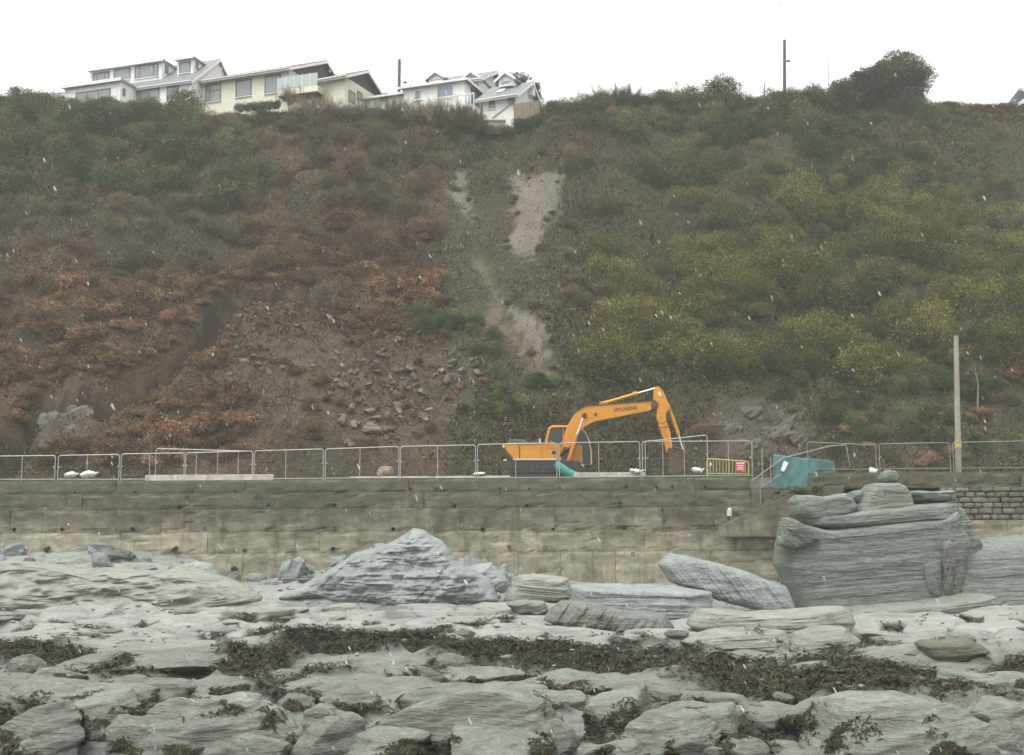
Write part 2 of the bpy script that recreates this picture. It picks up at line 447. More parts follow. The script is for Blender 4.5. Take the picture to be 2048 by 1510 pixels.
def beach(x, Y):
    x = np.asarray(x, float); Y = np.asarray(Y, float); z = beach_base(x, Y)
    P = np.stack([x, Y * 1.0, x * 0], -1)
    n = fbm(P / np.array([3.2, 2.2, 1]), 4, 31)
    s = (Y * 0.42 - x * 0.10) / 0.62 + 1.6 * fbm(P / 3.5, 3, 33)
    k = np.floor(s); fr = s - k
    led = (hash1(k, 5) - 0.5) * 0.30 + sstep(0.0, 0.8, fr) * 0.16 - sstep(0.8, 1.0, fr) * 0.16
    cell = fbm(P / np.array([1.1, 0.7, 1]), 3, 35); crack = np.exp(-(fbm(P / 1.5, 2, 37) / 0.05) ** 2)
    far = sstep(20, 30, Y)
    nearb = sstep(34, 27, Y)
    z = z - 0.12 * nearb + n * (0.34 - 0.10 * nearb) + led * (0.7 + 0.9 * far) + 0.10 * cell - 0.14 * crack
    w = weed_mask(x, Y); z = z + (0.30 * sstep(20.8, 22.5, Y) * sstep(35, 31, Y) - 0.12) * w * (1 - 0.6 * fbm(P / 0.35, 2, 39))
    return np.where(Y > 55.6, -0.8, z)
def beach_col(V):
    w = weed_mask(V[:, 0], V[:, 1])[:, None]; n = fbm(V / 0.7, 4, 51)[:, None]; n2 = fbm(V / 4.0, 3, 53)[:, None]
    px, py = proj(V)
    pale = np.array([0.285, 0.298, 0.284]) * (1 + 0.22 * n + 0.22 * n2)
    gr = np.array([0.176, 0.187, 0.168]) * (1 + 0.25 * n)
    far = sstep(1330, 1250, py)[:, None]
    c = gr * (1 - far) + pale * far
    wd = np.array([0.030, 0.026, 0.017]) * (1 + 0.6 * n)
    return np.clip(c * (1 - w) + wd * w, 0.008, 1)
def beach_mat():
    m, nt, b = new_mat('beach_rock'); v = worldpos(nt)
    a = nt.nodes.new('ShaderNodeVertexColor'); a.layer_name = 'Col'
    lay = mapping(nt, v, (0.7, 1.9, 5.0), (0.0, 0.05, 0.12))
    n = noise_node(nt, lay, 1.5, 8, 0.66, 0.4); n2 = noise_node(nt, v, 14, 5, 0.65); n3 = noise_node(nt, lay, 5.0, 5, 0.6, 0.5)
    g = ramp(nt, n.outputs['Fac'], [(0.25, (0.55, 0.56, 0.53)), (0.5, (0.95,)*3), (0.75, (1.25, 1.24, 1.18))]).outputs['Color']
    g2 = ramp(nt, n2.outputs['Fac'], [(0.3, (0.82,)*3), (0.7, (1.12,)*3)]).outputs['Color']
    nt.links.new(mixc(nt, 1.0, mixc(nt, 1.0, a.outputs['Color'], g, 'MULTIPLY'), g2, 'MULTIPLY'), b.inputs['Base Color'])
    b.inputs['Roughness'].default_value = 0.45
    p = bump(nt, b, n.outputs['Fac'], 0.7, 0.16); p = bump(nt, b, n3.outputs['Fac'], 0.5, 0.06, p); bump(nt, b, n2.outputs['Fac'], 0.3, 0.02, p)
    return m
M_beach = beach_mat()
bx = span(-300, -27, 27, 300, 0.15); by = np.concatenate([np.array([-60, -40, -25, -14, -6, 0, 4, 7, 9, 10.5, 11.5, 12.3, 13]), np.arange(13.4, 56.3, 0.15)])
beach_ob = link('beach', grid_mesh('beach', bx, by, beach, M_beach, beach_col)); tag(beach_ob, kind='structure')

# the sea behind the camera and the land far around
M_sea = simple('sea_water', (0.03, 0.05, 0.05), 0.12, 0.3, 0.4, bumps=0.4)
tag(MB().add([(-900, -900, -2.6), (900, -900, -2.6), (900, -12, -2.6), (-900, -12, -2.6)], [(0, 1, 2, 3)]).build('sea', M_sea), kind='structure')
M_far = simple('far_land', (0.10, 0.10, 0.06), 0.95, 0.3, 0.05)
tag(MB().add([(-900, -12, -2.9), (900, -12, -2.9), (900, 900, -2.9), (-900, 900, -2.9)], [(0, 1, 2, 3)]).build('ground', M_far), kind='structure')

# ================================================================== SEA WALL
def wall_mat():
    m, nt, b = new_mat('weathered_concrete'); v = worldpos(nt)
    sx = nt.nodes.new('ShaderNodeSeparateXYZ'); nt.links.new(v, sx.inputs[0])
    oi = nt.nodes.new('ShaderNodeObjectInfo')
    n1 = noise_node(nt, mapping(nt, v, (0.35, 0.35, 0.9)), 0.9, 5, 0.6)
    n2 = noise_node(nt, mapping(nt, v, (1.0, 1.0, 1.9)), 1.3, 7, 0.66)
    n3 = noise_node(nt, v, 18, 5, 0.7)
    n4 = noise_node(nt, mapping(nt, v, (2.2, 2.2, 0.25)), 1.1, 5, 0.65)       # runs down the face
    # algae and grime on the upper courses, scoured by the waves lower down
    ma = nt.nodes.new('ShaderNodeMath'); ma.operation = 'MULTIPLY_ADD'; nt.links.new(n1.outputs['Fac'], ma.inputs[0]); ma.inputs[1].default_value = 3.6
    nt.links.new(sx.outputs['Z'], ma.inputs[2])
    mb = nt.nodes.new('ShaderNodeMath'); mb.operation = 'MULTIPLY_ADD'; nt.links.new(n4.outputs['Fac'], mb.inputs[0]); mb.inputs[1].default_value = 2.2
    nt.links.new(ma.outputs[0], mb.inputs[2])
    mr = nt.nodes.new('ShaderNodeMapRange'); nt.links.new(mb.outputs[0], mr.inputs['Value'])
    mr.inputs['From Min'].default_value = 4.0; mr.inputs['From Max'].default_value = 6.9
    r = ramp(nt, mr.outputs[0], [(0.0, (0.31, 0.292, 0.225)), (0.22, (0.255, 0.238, 0.18)), (0.42, (0.185, 0.172, 0.130)), (0.65, (0.125, 0.121, 0.088)), (1.0, (0.11, 0.112, 0.08))])
    g = ramp(nt, n2.outputs['Fac'], [(0.25, (0.45, 0.45, 0.40)), (0.5, (0.95, 0.94, 0.92)), (0.72, (1.5, 1.46, 1.36))]).outputs['Color']
    c = mixc(nt, 1.0, r.outputs['Color'], g, 'MULTIPLY')
    f = ramp(nt, n4.outputs['Fac'], [(0.56, (0,0,0)), (0.72, (0.7,)*3)]).outputs['Color']
    c = mixc(nt, f, c, (0.085, 0.085, 0.05))
    g3 = ramp(nt, n3.outputs['Fac'], [(0.3, (0.85,)*3), (0.7, (1.12,)*3)]).outputs['Color']
    c = mixc(nt, 1.0, c, g3, 'MULTIPLY')
    sc = nt.nodes.new('ShaderNodeMapRange'); nt.links.new(oi.outputs['Random'], sc.inputs['Value'])
    sc.inputs['To Min'].default_value = 0.86; sc.inputs['To Max'].default_value = 1.14
    hv = nt.nodes.new('ShaderNodeHueSaturation'); nt.links.new(sc.outputs[0], hv.inputs['Value']); nt.links.new(c, hv.inputs['Color'])
    nt.links.new(hv.outputs['Color'], b.inputs['Base Color'])
    b.inputs['Roughness'].default_value = 0.85; b.inputs['Specular IOR Level'].default_value = 0.25
    p = bump(nt, b, n2.outputs['Fac'], 0.5, 0.06); bump(nt, b, n3.outputs['Fac'], 0.3, 0.012, p)
    return m
M_wall = wall_mat()
M_dark = simple('dark_hole', (0.012, 0.011, 0.010), 0.9)
M_core = simple('wall_core', (0.06, 0.058, 0.045), 0.95)
rowpx = [958, 984, 1016, 1062, 1105, 1240]
rowz = [at(800, p, WALL_Y).z for p in rowpx]
XW1 = at(1556, 1050, WALL_Y).x          # where the smooth wall ends
XW_TOP = at(1500, 960, WALL_Y).x        # the upper courses end at the steps
sea_wall = empty('sea_wall', (0, WALL_Y, 0))
tag(sea_wall, 'long stained concrete sea wall in stepped courses below the promenade fence', 'sea wall')
MB().box(-48, XW_TOP - 0.06, 0.12, 0.60, -1.2, rowz[0] - 0.03).box(XW_TOP - 0.06, XW1 - 0.1, 0.2, 0.60, -1.2, rowz[2] - 0.05).build('wall_core', M_core, sea_wall)
rw = random.Random(5)
PANELS = []
def rough_panel(x0, x1, z0, z1, y, thick, seed, joint=0.007):
    """a cast panel whose front face is slightly worn and whose edges are chipped"""
    nx = max(4, int((x1 - x0) / 0.22)); nz = max(4, int((z1 - z0) / 0.10))
    xs = np.linspace(x0 + joint, x1 - joint, nx + 1); zs = np.linspace(z0 + joint * 0.8, z1 - joint * 0.8, nz + 1)
    X, Z = np.meshgrid(xs, zs); P = np.stack([X, Z, X * 0 + seed * 3.7], -1)
    e = np.minimum(np.minimum(X - xs[0], xs[-1] - X), np.minimum(Z - zs[0], zs[-1] - Z))
    D = y + 0.028 * fbm(P / 0.6, 3, 71) + 0.05 * sstep(0.22, 0.5, fbm(P / np.array([1.6, 0.5, 1]), 3, 75)) + np.where(e < 0.11, np.maximum(0, fbm(P / 0.45, 2, 73)) * 0.12, 0) + np.where(e < 0.02, 0.014, 0)
    V = np.concatenate([np.stack([X, D, Z], -1).reshape(-1, 3), np.array([[xs[0], y + thick, zs[0]], [xs[-1], y + thick, zs[0]], [xs[-1], y + thick, zs[-1]], [xs[0], y + thick, zs[-1]]])])
    i = np.arange((nx + 1) * (nz + 1)).reshape(nz + 1, nx + 1); n0 = i.size
    Fq = np.stack([i[:-1, :-1], i[:-1, 1:], i[1:, 1:], i[1:, :-1]], -1).reshape(-1, 4).tolist()
    loops = [list(i[0, ::-1]) + [n0, n0 + 1], list(i[-1, :]) + [n0 + 2, n0 + 3], list(i[:, 0]) + [n0 + 3, n0], list(i[::-1, -1]) + [n0 + 1, n0 + 2], [n0 + 1, n0, n0 + 3, n0 + 2]]
    m = bpy.data.meshes.new('concrete_panel'); m.from_pydata(V.tolist(), [], Fq + [tuple(map(int, l)) for l in loops])
    m.materials.append(M_wall); m.update(); return m
for r in range(5):
    x = -46.0 + rw.uniform(0, 2); z1, z0 = rowz[r], rowz[r + 1]
    xe = XW_TOP if r < 2 else XW1
    while x < xe - 0.3:
        w = rw.uniform(3.0, 5.6) if r < 4 else rw.uniform(1.6, 3.4)
        if r == 0: w = rw.uniform(5.0, 8.0)
        x2 = min(x + w, xe)
        if xe - x2 < 1.2: x2 = xe
        y = -0.055 * r + rw.uniform(-0.02, 0.02)
        PANELS.append(link('concrete_panel', rough_panel(x, x2, z0, z1, y, 0.3, rw.uniform(0, 9)), sea_wall)); x = x2
# low upstand behind the coping, where the fence feet stand in front of it
MB().box(-46, XW_TOP - 0.3, 0.40, 0.62, rowz[0] - 0.2, PROM_Z + 0.03).build('upstand', M_wall, sea_wall, bevel=0.02)
holes = [(30,1059),(126,1058),(267,1058),(412,1058),(533,1059),(670,1057),(360,1013),(537,1010),(491,1100),(667,1097),(669,1010),(909,1012),(1053,1011),
         (1240,1008),(787,1058),(965,1058),(1106,1059),(1248,1058),(1018,1094),(1090,1094),(1265,1108),(765,978),(821,978),(873,978),(1000,977),(1059,977),
         (1120,976),(1252,975),(1313,974),(1345,973),(1410,973),(150,985),(270,984),(385,983),(470,982),(1411,1045)]
hole_me = None
for px, py in holes:
    p = at(px, py, WALL_Y); row = sum(1 for z in rowz[1:] if p.z < z)
    y = -0.055 * row - 0.035; s = 0.07 if row else 0.045
    if hole_me is None:
        mb = MB(); n = 10
        for ra, rb, ya, yb in ((1.25, 1.25, 0.06, 0.0), (1.25, 0.95, 0.0, 0.0), (0.95, 0.95, 0.0, 0.05), (0.95, 0.0, 0.05, 0.055)):
            A = [(ra * math.cos(2*math.pi*k/n), ya * 14, ra * math.sin(2*math.pi*k/n)) for k in range(n)]
            B = [(rb * math.cos(2*math.pi*k/n), yb * 14, rb * math.sin(2*math.pi*k/n)) for k in range(n)]
            mb.add(A + B, [(k, (k+1) % n, n + (k+1) % n, n + k) for k in range(n)])
        hole_me = mb.mesh('weep_hole', M_dark)
    link('weep_hole', hole_me, sea_wall, (p.x, y, p.z), None, (s, s, s))

# ------------------------------------------------------------------ rubble-stone wall to the right, with concrete parapet and footing
M_stone = rock_mat('wall_stone', (0.10, 0.098, 0.072), (0.155, 0.148, 0.112), (0.23, 0.215, 0.165), stretch=3.0, moss=0.45, rnd=0.3, ripple=0.6)
stone_wall = empty('stone_wall', (0, WALL_Y + 0.5, 0))
tag(stone_wall, 'rubble stone retaining wall with concrete parapet behind the layered outcrop', 'stone wall')
SWY = WALL_Y + 0.5
zt = at(1900, 975, SWY).z; zb = at(1900, 1040, SWY).z; zp = at(1900, 944, SWY).z
xl, xr = at(1500, 1000, SWY).x, 46.0
MB().box(xl - 0.4, xr, 0.12, 0.7, -1.0, zt - 0.02).build('wall_core', M_core, stone_wall)
x = at(1614, 960, SWY).x; px0 = x
for w in (4.6, 5.2, 6.3, 5.0, 5.4, 6.0):
    link('parapet_panel', rough_panel(x, min(x + w, xr), zt + 0.003, zp, -0.05 + rw.uniform(-0.01, 0.01), 0.45, rw.uniform(0, 9)), stone_wall); x += w
x = at(1880, 1060, SWY).x
for w in (3.0, 4.6, 4.0, 5.2, 4.4, 6.5):
    link('footing_panel', rough_panel(x, min(x + w, xr), -1.0, zb, -0.14 + rw.uniform(-0.01, 0.01), 0.4, rw.uniform(0, 9)), stone_wall); x += w

def ico(sub):
    bm = bmesh.new(); bmesh.ops.create_icosphere(bm, subdivisions=sub, radius=1.0)
    V = np.array([v.co for v in bm.verts]); Fc = np.array([[v.index for v in f.verts] for f in bm.faces]); bm.free()
    return V, Fc
ICO = {k: ico(k) for k in (1, 2, 3, 4, 5, 6)}
def box_stone(seed):
    V, Fc = ICO[3]; rs = np.random.default_rng(seed)
    p = np.sign(V) * np.abs(V) ** 0.42
    p = p / np.abs(p).max(0)
    p = p * (1 + 0.16 * fbm(V * 1.3 + seed * 5.1, 3, seed)[:, None])
    return mesh_np('stone', p * 0.5, Fc, [M_stone], True)
STONES = [box_stone(s) for s in range(6)]
z = zb; rwz = random.Random(9); ncourse = 0
while z < zt - 0.05:
    h = rwz.uniform(0.20, 0.30)
    if zt - (z + h) < 0.12: h = zt - z
    for xa, xb in ((at(1520, 1000, SWY).x, at(1610, 1000, SWY).x), (at(1880, 1000, SWY).x, at(2110, 1000, SWY).x)):
        x = xa + rwz.uniform(-0.3, 0.1) + (0.25 * ncourse if xa < 15 and ncourse > 3 else 0)
        while x < xb:
            w = rwz.uniform(0.32, 0.85)
            o = link('stone', STONES[rwz.randrange(6)], stone_wall, (x + w / 2, 0.13 + rwz.uniform(-0.03, 0.03), z + h / 2), (0, rwz.uniform(-0.05, 0.05), rwz.choice((0, math.pi))), (w * 0.97, 0.42, h * 0.97)); x += w
    z += h; ncourse += 1

# ------------------------------------------------------------------ steps cut through the wall
steps = empty('beach_steps', (0, WALL_Y, 0)); tag(steps, 'concrete beach steps running down along the sea wall below the handrail', 'steps')
pa, pb = at(1590, 968, WALL_Y), at(1440, 1046, WALL_Y); ns = 9
for k in range(ns):
    xa = pb.x + (pa.x - pb.x) * k / ns; xb = pb.x + (pa.x - pb.x) * (k + 1) / ns; zz = pb.z + (pa.z - pb.z) * (k + 1) / ns
    MB().box(xa, xb + 0.02, -0.62, -0.16, zz - 0.32, zz - 0.10).build('step', M_wall, steps, bevel=0.01)
a, b_ = at(1436, 1060, WALL_Y), at(1562, 985, WALL_Y)
MB().prism([(a.x - 0.1, -0.64, a.z - 0.3), (b_.x + 0.4, -0.64, a.z - 0.3), (b_.x + 0.4, -0.64, b_.z), (a.x - 0.1, -0.64, a.z + 0.12)], (0, -0.16, 0)).build('string_wall', M_wall, steps, bevel=0.02)
MB().prism([(XW_TOP + 0.02, -0.05, pa.z - 2.0), (pa.x + 2.2, -0.05, pa.z - 2.0), (pa.x + 2.2, -0.05, pa.z - 0.12), (XW_TOP + 0.02, -0.05, pa.z - 0.16)], (0, 0.55, 0)).build('landing', M_wall, steps, bevel=0.02)

# ================================================================== ROCKS ON THE BEACH
M_rock = rock_mat('shore_rock', (0.107, 0.118, 0.101), (0.165, 0.179, 0.159), (0.236, 0.253, 0.229), (0.10, 0.16, 0.0), ripple=0.9, moss=0.28, stretch=4.5)
M_pale = rock_mat('pale_slab_rock', (0.187, 0.195, 0.171), (0.263, 0.271, 0.243), (0.343, 0.352, 0.318), (0.05, 0.10, 0.0), ripple=0.9, moss=0.2, stretch=6.0)
M_slate = rock_mat('slate_outcrop', (0.141, 0.161, 0.138), (0.211, 0.234, 0.210), (0.279, 0.307, 0.284), (0.0, 0.075, 0.0), ripple=1.1, moss=0.4, stretch=8.0)
M_blue = rock_mat('blue_grey_rock', (0.192, 0.212, 0.208), (0.264, 0.290, 0.289), (0.343, 0.373, 0.376), (0.3, 0.5, 0.0), ripple=0.8, moss=0.2, stretch=4.0)

def boulder(seed, a, b, c, sub=5, block=0.75, cuts=5, rough=0.10, tilt=0.2, amp=0.03, mat=None, cutmin=0.55, cutk=0.88):
    V, Fc = ICO[sub]; rs = np.random.default_rng(seed)
    p = np.sign(V) * np.abs(V) ** block
    p = p / np.linalg.norm(p, axis=1).mean()
    p = p * (1 + rough * 2.2 * fbm(V * 0.9 + seed * 1.7, 3, seed)[:, None])
    for k in range(cuts):
        n = rs.normal(size=3); n[2] = n[2] * 0.7 + (0.5 if k == 0 else 0.15); n /= np.linalg.norm(n)
        d = rs.uniform(cutmin, 0.92); q = p @ n - d
        p = p - n * (np.maximum(0, q) * cutk)[:, None]
    p = p * np.array([a, b, c])
    ct, st = math.cos(tilt), math.sin(tilt)
    lay = np.stack([p[:, 0] * ct + p[:, 2] * st, p[:, 1], -p[:, 0] * st + p[:, 2] * ct], -1)
    nr = V / np.linalg.norm(V, axis=1)[:, None]
    f = fbm(lay * np.array([0.9, 0.9, 4.5]) + seed * 3.1, 4, seed + 5)
    s = lay[:, 2] / 0.16 + 0.9 * fbm(lay * 0.8 + seed, 2, seed + 8); k = np.floor(s); fr = s - k
    st_ = (hash1(k, seed) - 0.5) * (1 - sstep(0.7, 1, fr)) + (hash1(k + 1, seed) - 0.5) * sstep(0.7, 1, fr)
    p = p + nr * (amp * 3.2 * f + amp * 1.6 * st_ + amp * 0.8 * fbm(p * 5.0, 3, seed + 9))[:, None]
    return mesh_np('beach_rock', p, Fc, [mat or M_rock], True)

def ground_hit(px, py):
    d = ray(px, py); Y = np.linspace(8, 55, 2400); k = Y / d.y
    x = d.x * k; z = EYE.z + d.z * k; h = beach_base(x, Y)
    m = z < h; i = int(np.argmax(m)) if m.any() else 2399
    return float(x[i]), float(Y[i])

def relief(name, outline, Y, front, back, mat, p=5.0, nth=150, nr=34, tilt=0.08, period=0.28, amp=0.10, lean=0.0, seed=0, rough=0.05, center=None, parent=None):
    """a rock whose outline was measured at depth Y: real thickness front and back, bedded face"""
    W = [at(px, py, Y) for px, py in outline]; Q = np.array([(w.x, w.z) for w in W])
    c = Q.mean(0) if center is None else np.array([at(*center, Y).x, at(*center, Y).z])
    th = np.linspace(0, 2 * math.pi, nth, endpoint=False); R = np.zeros(nth)
    n = len(Q)
    for i in range(n):
        A, B = Q[i] - c, Q[(i + 1) % n] - c; e = B - A
        for k in range(nth):
            dx, dy = math.cos(th[k]), math.sin(th[k]); den = dx * e[1] - dy * e[0]
            if abs(den) < 1e-9: continue
            t = (A[0] * e[1] - A[1] * e[0]) / den; u = (A[0] * dy - A[1] * dx) / den
            if t > 0 and -1e-6 <= u <= 1 + 1e-6: R[k] = max(R[k], t)
    D = np.stack([np.cos(th), np.sin(th)], -1)
    jit = fbm(np.stack([D[:, 0] * R * 2.2, D[:, 1] * R * 2.2, R * 0 + seed], -1), 4, seed + 1)
    R = R * (1 + 0.0) + 0.07 * jit
    rr = np.linspace(0, 1, nr + 1)[1:] ** 0.75
    XZ = c + (rr[:, None, None] * R[None, :, None]) * D[None]
    x, z = XZ[..., 0], XZ[..., 1]; rg = np.broadcast_to(rr[:, None], x.shape)
    def face(sgn, depth):
        P = np.stack([x, z, x * 0 + seed * 2.3 + sgn], -1)
        prof = np.sqrt(np.maximum(0, 1 - rg ** p))
        s = (z - math.tan(tilt) * x) / period + 0.8 * fbm(P / 2.2, 3, seed + 2); k = np.floor(s); fr = s - k
        h0, h1 = hash1(k, seed) - 0.5, hash1(k + 1, seed) - 0.5; w = sstep(0.82, 1, fr)
        s2 = (z - math.tan(tilt) * x) / (period * 0.27) + 1.2 * fbm(P / 1.4, 3, seed + 12); k2 = np.floor(s2); w2 = sstep(0.7, 1, s2 - k2)
        fine = (hash1(k2, seed + 5) - 0.5) * (1 - w2) + (hash1(k2 + 1, seed + 5) - 0.5) * w2
        crk = -0.25 * amp * np.exp(-(fbm(P * np.array([0.55, 0.16, 1]), 2, seed + 15) / 0.018) ** 2)
        d = depth * prof + (amp * (h0 * (1 - w) + h1 * w) + amp * 0.3 * fr + amp * 0.35 * fine + crk + rough * 2 * fbm(P / 0.9, 4, seed + 3) + rough * fbm(P * np.array([1.2, 6, 1]), 3, seed + 4)) * np.minimum(1, (1 - rg) * 6) + amp * 1.5 * fbm(P / 2.0, 2, seed + 6) * prof
        return Y - sgn * d + lean * (z - c[1])
    yf = face(1, front); yb = face(-1, back); yb[-1] = yf[-1]
    Vf = np.stack([x, yf, z], -1).reshape(-1, 3); Vb = np.stack([x, yb, z], -1)[:-1].reshape(-1, 3)
    cf = np.array([[c[0], yf[0].mean(), c[1]]]); cb = np.array([[c[0], yb[0].mean(), c[1]]])
    V = np.concatenate([Vf, Vb, cf, cb]); nF, nB = len(Vf), len(Vb)
    i = np.arange(nr * nth).reshape(nr, nth); j = np.roll(i, -1, 1)
    q1 = np.stack([i[:-1], i[1:], j[1:], j[:-1]], -1).reshape(-1, 4)
    ib = np.concatenate([np.arange(nB).reshape(nr - 1, nth) + nF, i[-1:]]); jb = np.roll(ib, -1, 1)
    q2 = np.stack([ib[:-1], jb[:-1], jb[1:], ib[1:]], -1).reshape(-1, 4)
    t1 = np.stack([np.full(nth, nF + nB), i[0], j[0]], -1); t2 = np.stack([np.full(nth, nF + nB + 1), jb[0], ib[0]], -1)
    base = np.array([c[0], Y, V[:, 2].min()])
    m = mesh_np(name, V - base, [np.concatenate([q1, q2]), np.concatenate([t1, t2])], [mat], True)
    bm = bmesh.new(); bm.from_mesh(m); bmesh.ops.recalc_face_normals(bm, faces=bm.faces); bm.to_mesh(m); bm.free()
    o = link(name, m, None, tuple(base))
    if parent is not None:
        o.parent = parent; o.location = Vector(base) - parent.location
    return o

# ---- the layered outcrop on the right
OY = 44.6
outc = empty('rock_outcrop', at(1750, 1230, OY)); tag(outc, 'massive layered grey slate outcrop in front of the stone wall at right', 'rock outcrop')
relief('bedded_face', [(1553,1130),(1558,1086),(1566,1040),(1600,1048),(1640,1058),(1700,1052),(1800,1040),(1890,1030),(1908,1020),(1917,1045),(1935,1085),(1920,1130),(1912,1180),(1900,1232),(1800,1262),(1700,1262),(1620,1255),(1588,1222),(1575,1180)], OY, 1.3, 2.0, M_slate, 14, 420, 130, 0.085, 0.30, 0.055, 0.10, 1, 0.04, parent=outc)
relief('corner_slab', [(1556,1090),(1566,1036),(1592,1040),(1625,1058),(1640,1080),(1622,1090),(1590,1098)], OY - 1.2, 0.35, 0.9, M_slate, 5, 100, 24, -0.6, 0.2, 0.08, 0, 17, parent=outc)
relief('top_ledge', [(1580,1030),(1620,1035),(1700,1022),(1800,1012),(1880,1004),(1912,1008),(1916,1040),(1880,1042),(1780,1050),(1650,1060),(1600,1052)], OY + 0.5, 1.4, 2.0, M_slate, 5, 220, 50, 0.1, 0.12, 0.06, 0.35, 2, parent=outc)
relief('rounded_block', [(1582,1030),(1581,1000),(1592,990),(1640,992),(1686,986),(1700,996),(1714,1014),(1694,1034),(1650,1040),(1610,1040)], OY + 0.2, 0.9, 1.2, M_slate, 8, 120, 34, 0.05, 0.5, 0.05, 0.1, 3, parent=outc)
relief('small_block', [(1688,1000),(1700,984),(1722,979),(1725,1000),(1712,1014)], OY + 0.7, 0.5, 0.8, M_slate, 3, 70, 18, 0.3, 0.4, 0.05, 0.1, 4, parent=outc)
relief('summit_block', [(1700,1030),(1712,1005),(1730,978),(1742,966),(1790,965),(1806,972),(1818,990),(1826,1030),(1770,1036)], OY + 0.6, 0.9, 1.3, M_slate, 8, 130, 36, 0.05, 0.45, 0.06, 0.15, 5, parent=outc)
relief('balanced_stone', [(1757,958),(1764,945),(1775,940),(1790,942),(1797,953),(1793,965),(1762,966)], OY + 0.6, 0.45, 0.5, M_slate, 4, 70, 18, 0.1, 0.5, 0.05, 0, 6, parent=outc)
relief('flat_slab', [(1818,986),(1830,981),(1865,983),(1902,980),(1908,1002),(1870,1006),(1826,1002)], OY + 0.9, 1.0, 1.2, M_slate, 5, 110, 26, 0.02, 0.3, 0.06, 0.1, 7, parent=outc)
relief('shoulder', [(1826,1000),(1905,1004),(1918,1014),(1938,1062),(1952,1092),(1930,1150),(1880,1150),(1850,1040)], OY + 1.1, 1.2, 2.0, M_slate, 5, 200, 50, 0.10, 0.22, 0.09, 0.3, 8, parent=outc)
relief('upright_fin', [(1884,1085),(1900,1078),(1906,1100),(1908,1150),(1903,1188),(1893,1200),(1886,1185),(1884,1130)], OY - 1.35, 0.30, 0.9, M_slate, 4, 90, 20, 1.3, 0.2, 0.08, 0, 9, parent=outc)
relief('mossy_panel', [(1848,1130),(1880,1120),(1884,1170),(1880,1195),(1856,1185),(1848,1150)], OY - 1.42, 0.14, 0.6, M_slate, 5, 80, 18, 0.1, 0.5, 0.02, 0, 10, parent=outc)
relief('right_shelf', [(1870,1112),(1940,1094),(1990,1084),(2100,1070),(2260,1076),(2260,1330),(2060,1310),(1960,1292),(1870,1268)], OY + 0.1, 1.3, 4.0, M_slate, 12, 380, 120, 0.09, 0.30, 0.07, 0.55, 11, parent=outc)
relief('lower_ledge', [(1706,1222),(1800,1214),(1900,1204),(1985,1190),(2002,1204),(1998,1226),(1900,1238),(1800,1247),(1735,1256),(1712,1246)], OY - 3.4, 0.8, 3.4, M_slate, 6, 260, 44, 0.085, 0.14, 0.08, 0.0, 12, parent=outc)

relief('rear_mass', [(1640,1240),(1650,1070),(1700,1045),(1800,1030),(1850,1030),(1870,1100),(1870,1240)], OY + 5.0, 3.0, 4.5, M_slate, 6, 120, 30, 0.08, 0.4, 0.15, 0.1, 18, parent=outc)
# ---- single large rocks below the wall
def R(label, outline, Y, fr, bk, mat, **k):
    bx_, by_ = max(outline, key=lambda q: q[1]); Y = min(ground_hit(bx_, by_ - 2)[1] + fr * 0.6, 53.4)
    o = relief('shore_boulder', outline, Y, fr, bk, mat, **k); tag(o, label, 'rock'); return o
R('peaked blue grey rock leaning against the sea wall', [(560,1196),(600,1172),(640,1150),(684,1124),(701,1107),(742,1098),(797,1078),(824,1055),(846,1060),(879,1080),(897,1098),(912,1122),(950,1140),(985,1160),(1000,1200),(900,1214),(760,1216),(640,1208)], 52.8, 1.6, 1.4, M_blue, p=4.0, tilt=0.75, period=0.6, amp=0.15, lean=0.55, seed=21, nth=340, nr=90, rough=0.3, center=(815, 1130))
R('rounded blue grey rock at the right foot of the peaked rock', [(870,1190),(900,1150),(934,1131),(982,1125),(1003,1145),(1016,1162),(1010,1185),(960,1200)], 51.6, 1.0, 1.4, M_blue, p=2.6, tilt=0.6, period=0.3, amp=0.16, lean=0.3, seed=22, rough=0.08)
R('low grey rock in front of the peaked rock', [(770,1200),(800,1150),(830,1133),(868,1140),(890,1160),(920,1195),(850,1215)], 50.4, 1.0, 1.2, M_blue, p=2.4, tilt=0.4, period=0.25, amp=0.15, lean=0.3, seed=23, rough=0.08)
R('squared banded grey block with a dark hollow under it', [(1006,1200),(1016,1178),(1036,1150),(1064,1147),(1110,1152),(1138,1156),(1142,1194),(1120,1202),(1090,1206),(1060,1214),(1016,1212)], 48.5, 1.0, 1.4, M_pale, p=5, tilt=-0.10, period=0.16, amp=0.14, seed=24, lean=0.1)
R('flat dark wedge of rock under the banded block', [(1010,1206),(1050,1200),(1090,1204),(1098,1222),(1080,1234),(1030,1226)], 47.9, 0.5, 1.2, M_slate, p=4, tilt=0.2, period=0.2, amp=0.06, seed=25)
R('long low grey slab lying along the wall foot', [(1140,1200),(1142,1172),(1190,1168),(1260,1170),(1340,1172),(1425,1184),(1420,1240),(1330,1250),(1200,1240)], 49.6, 1.3, 1.6, M_blue, p=5, tilt=-0.03, period=0.2, amp=0.12, lean=0.35, seed=26, nth=200)
R('slanting ribbed grey rock in front of the long slab', [(1086,1240),(1104,1212),(1122,1199),(1186,1206),(1254,1224),(1332,1228),(1350,1257),(1300,1274),(1250,1274),(1178,1258),(1120,1256)], 45.6, 1.1, 1.2, M_rock, p=3.5, tilt=0.9, period=0.18, amp=0.12, lean=0.3, seed=27, nth=190)
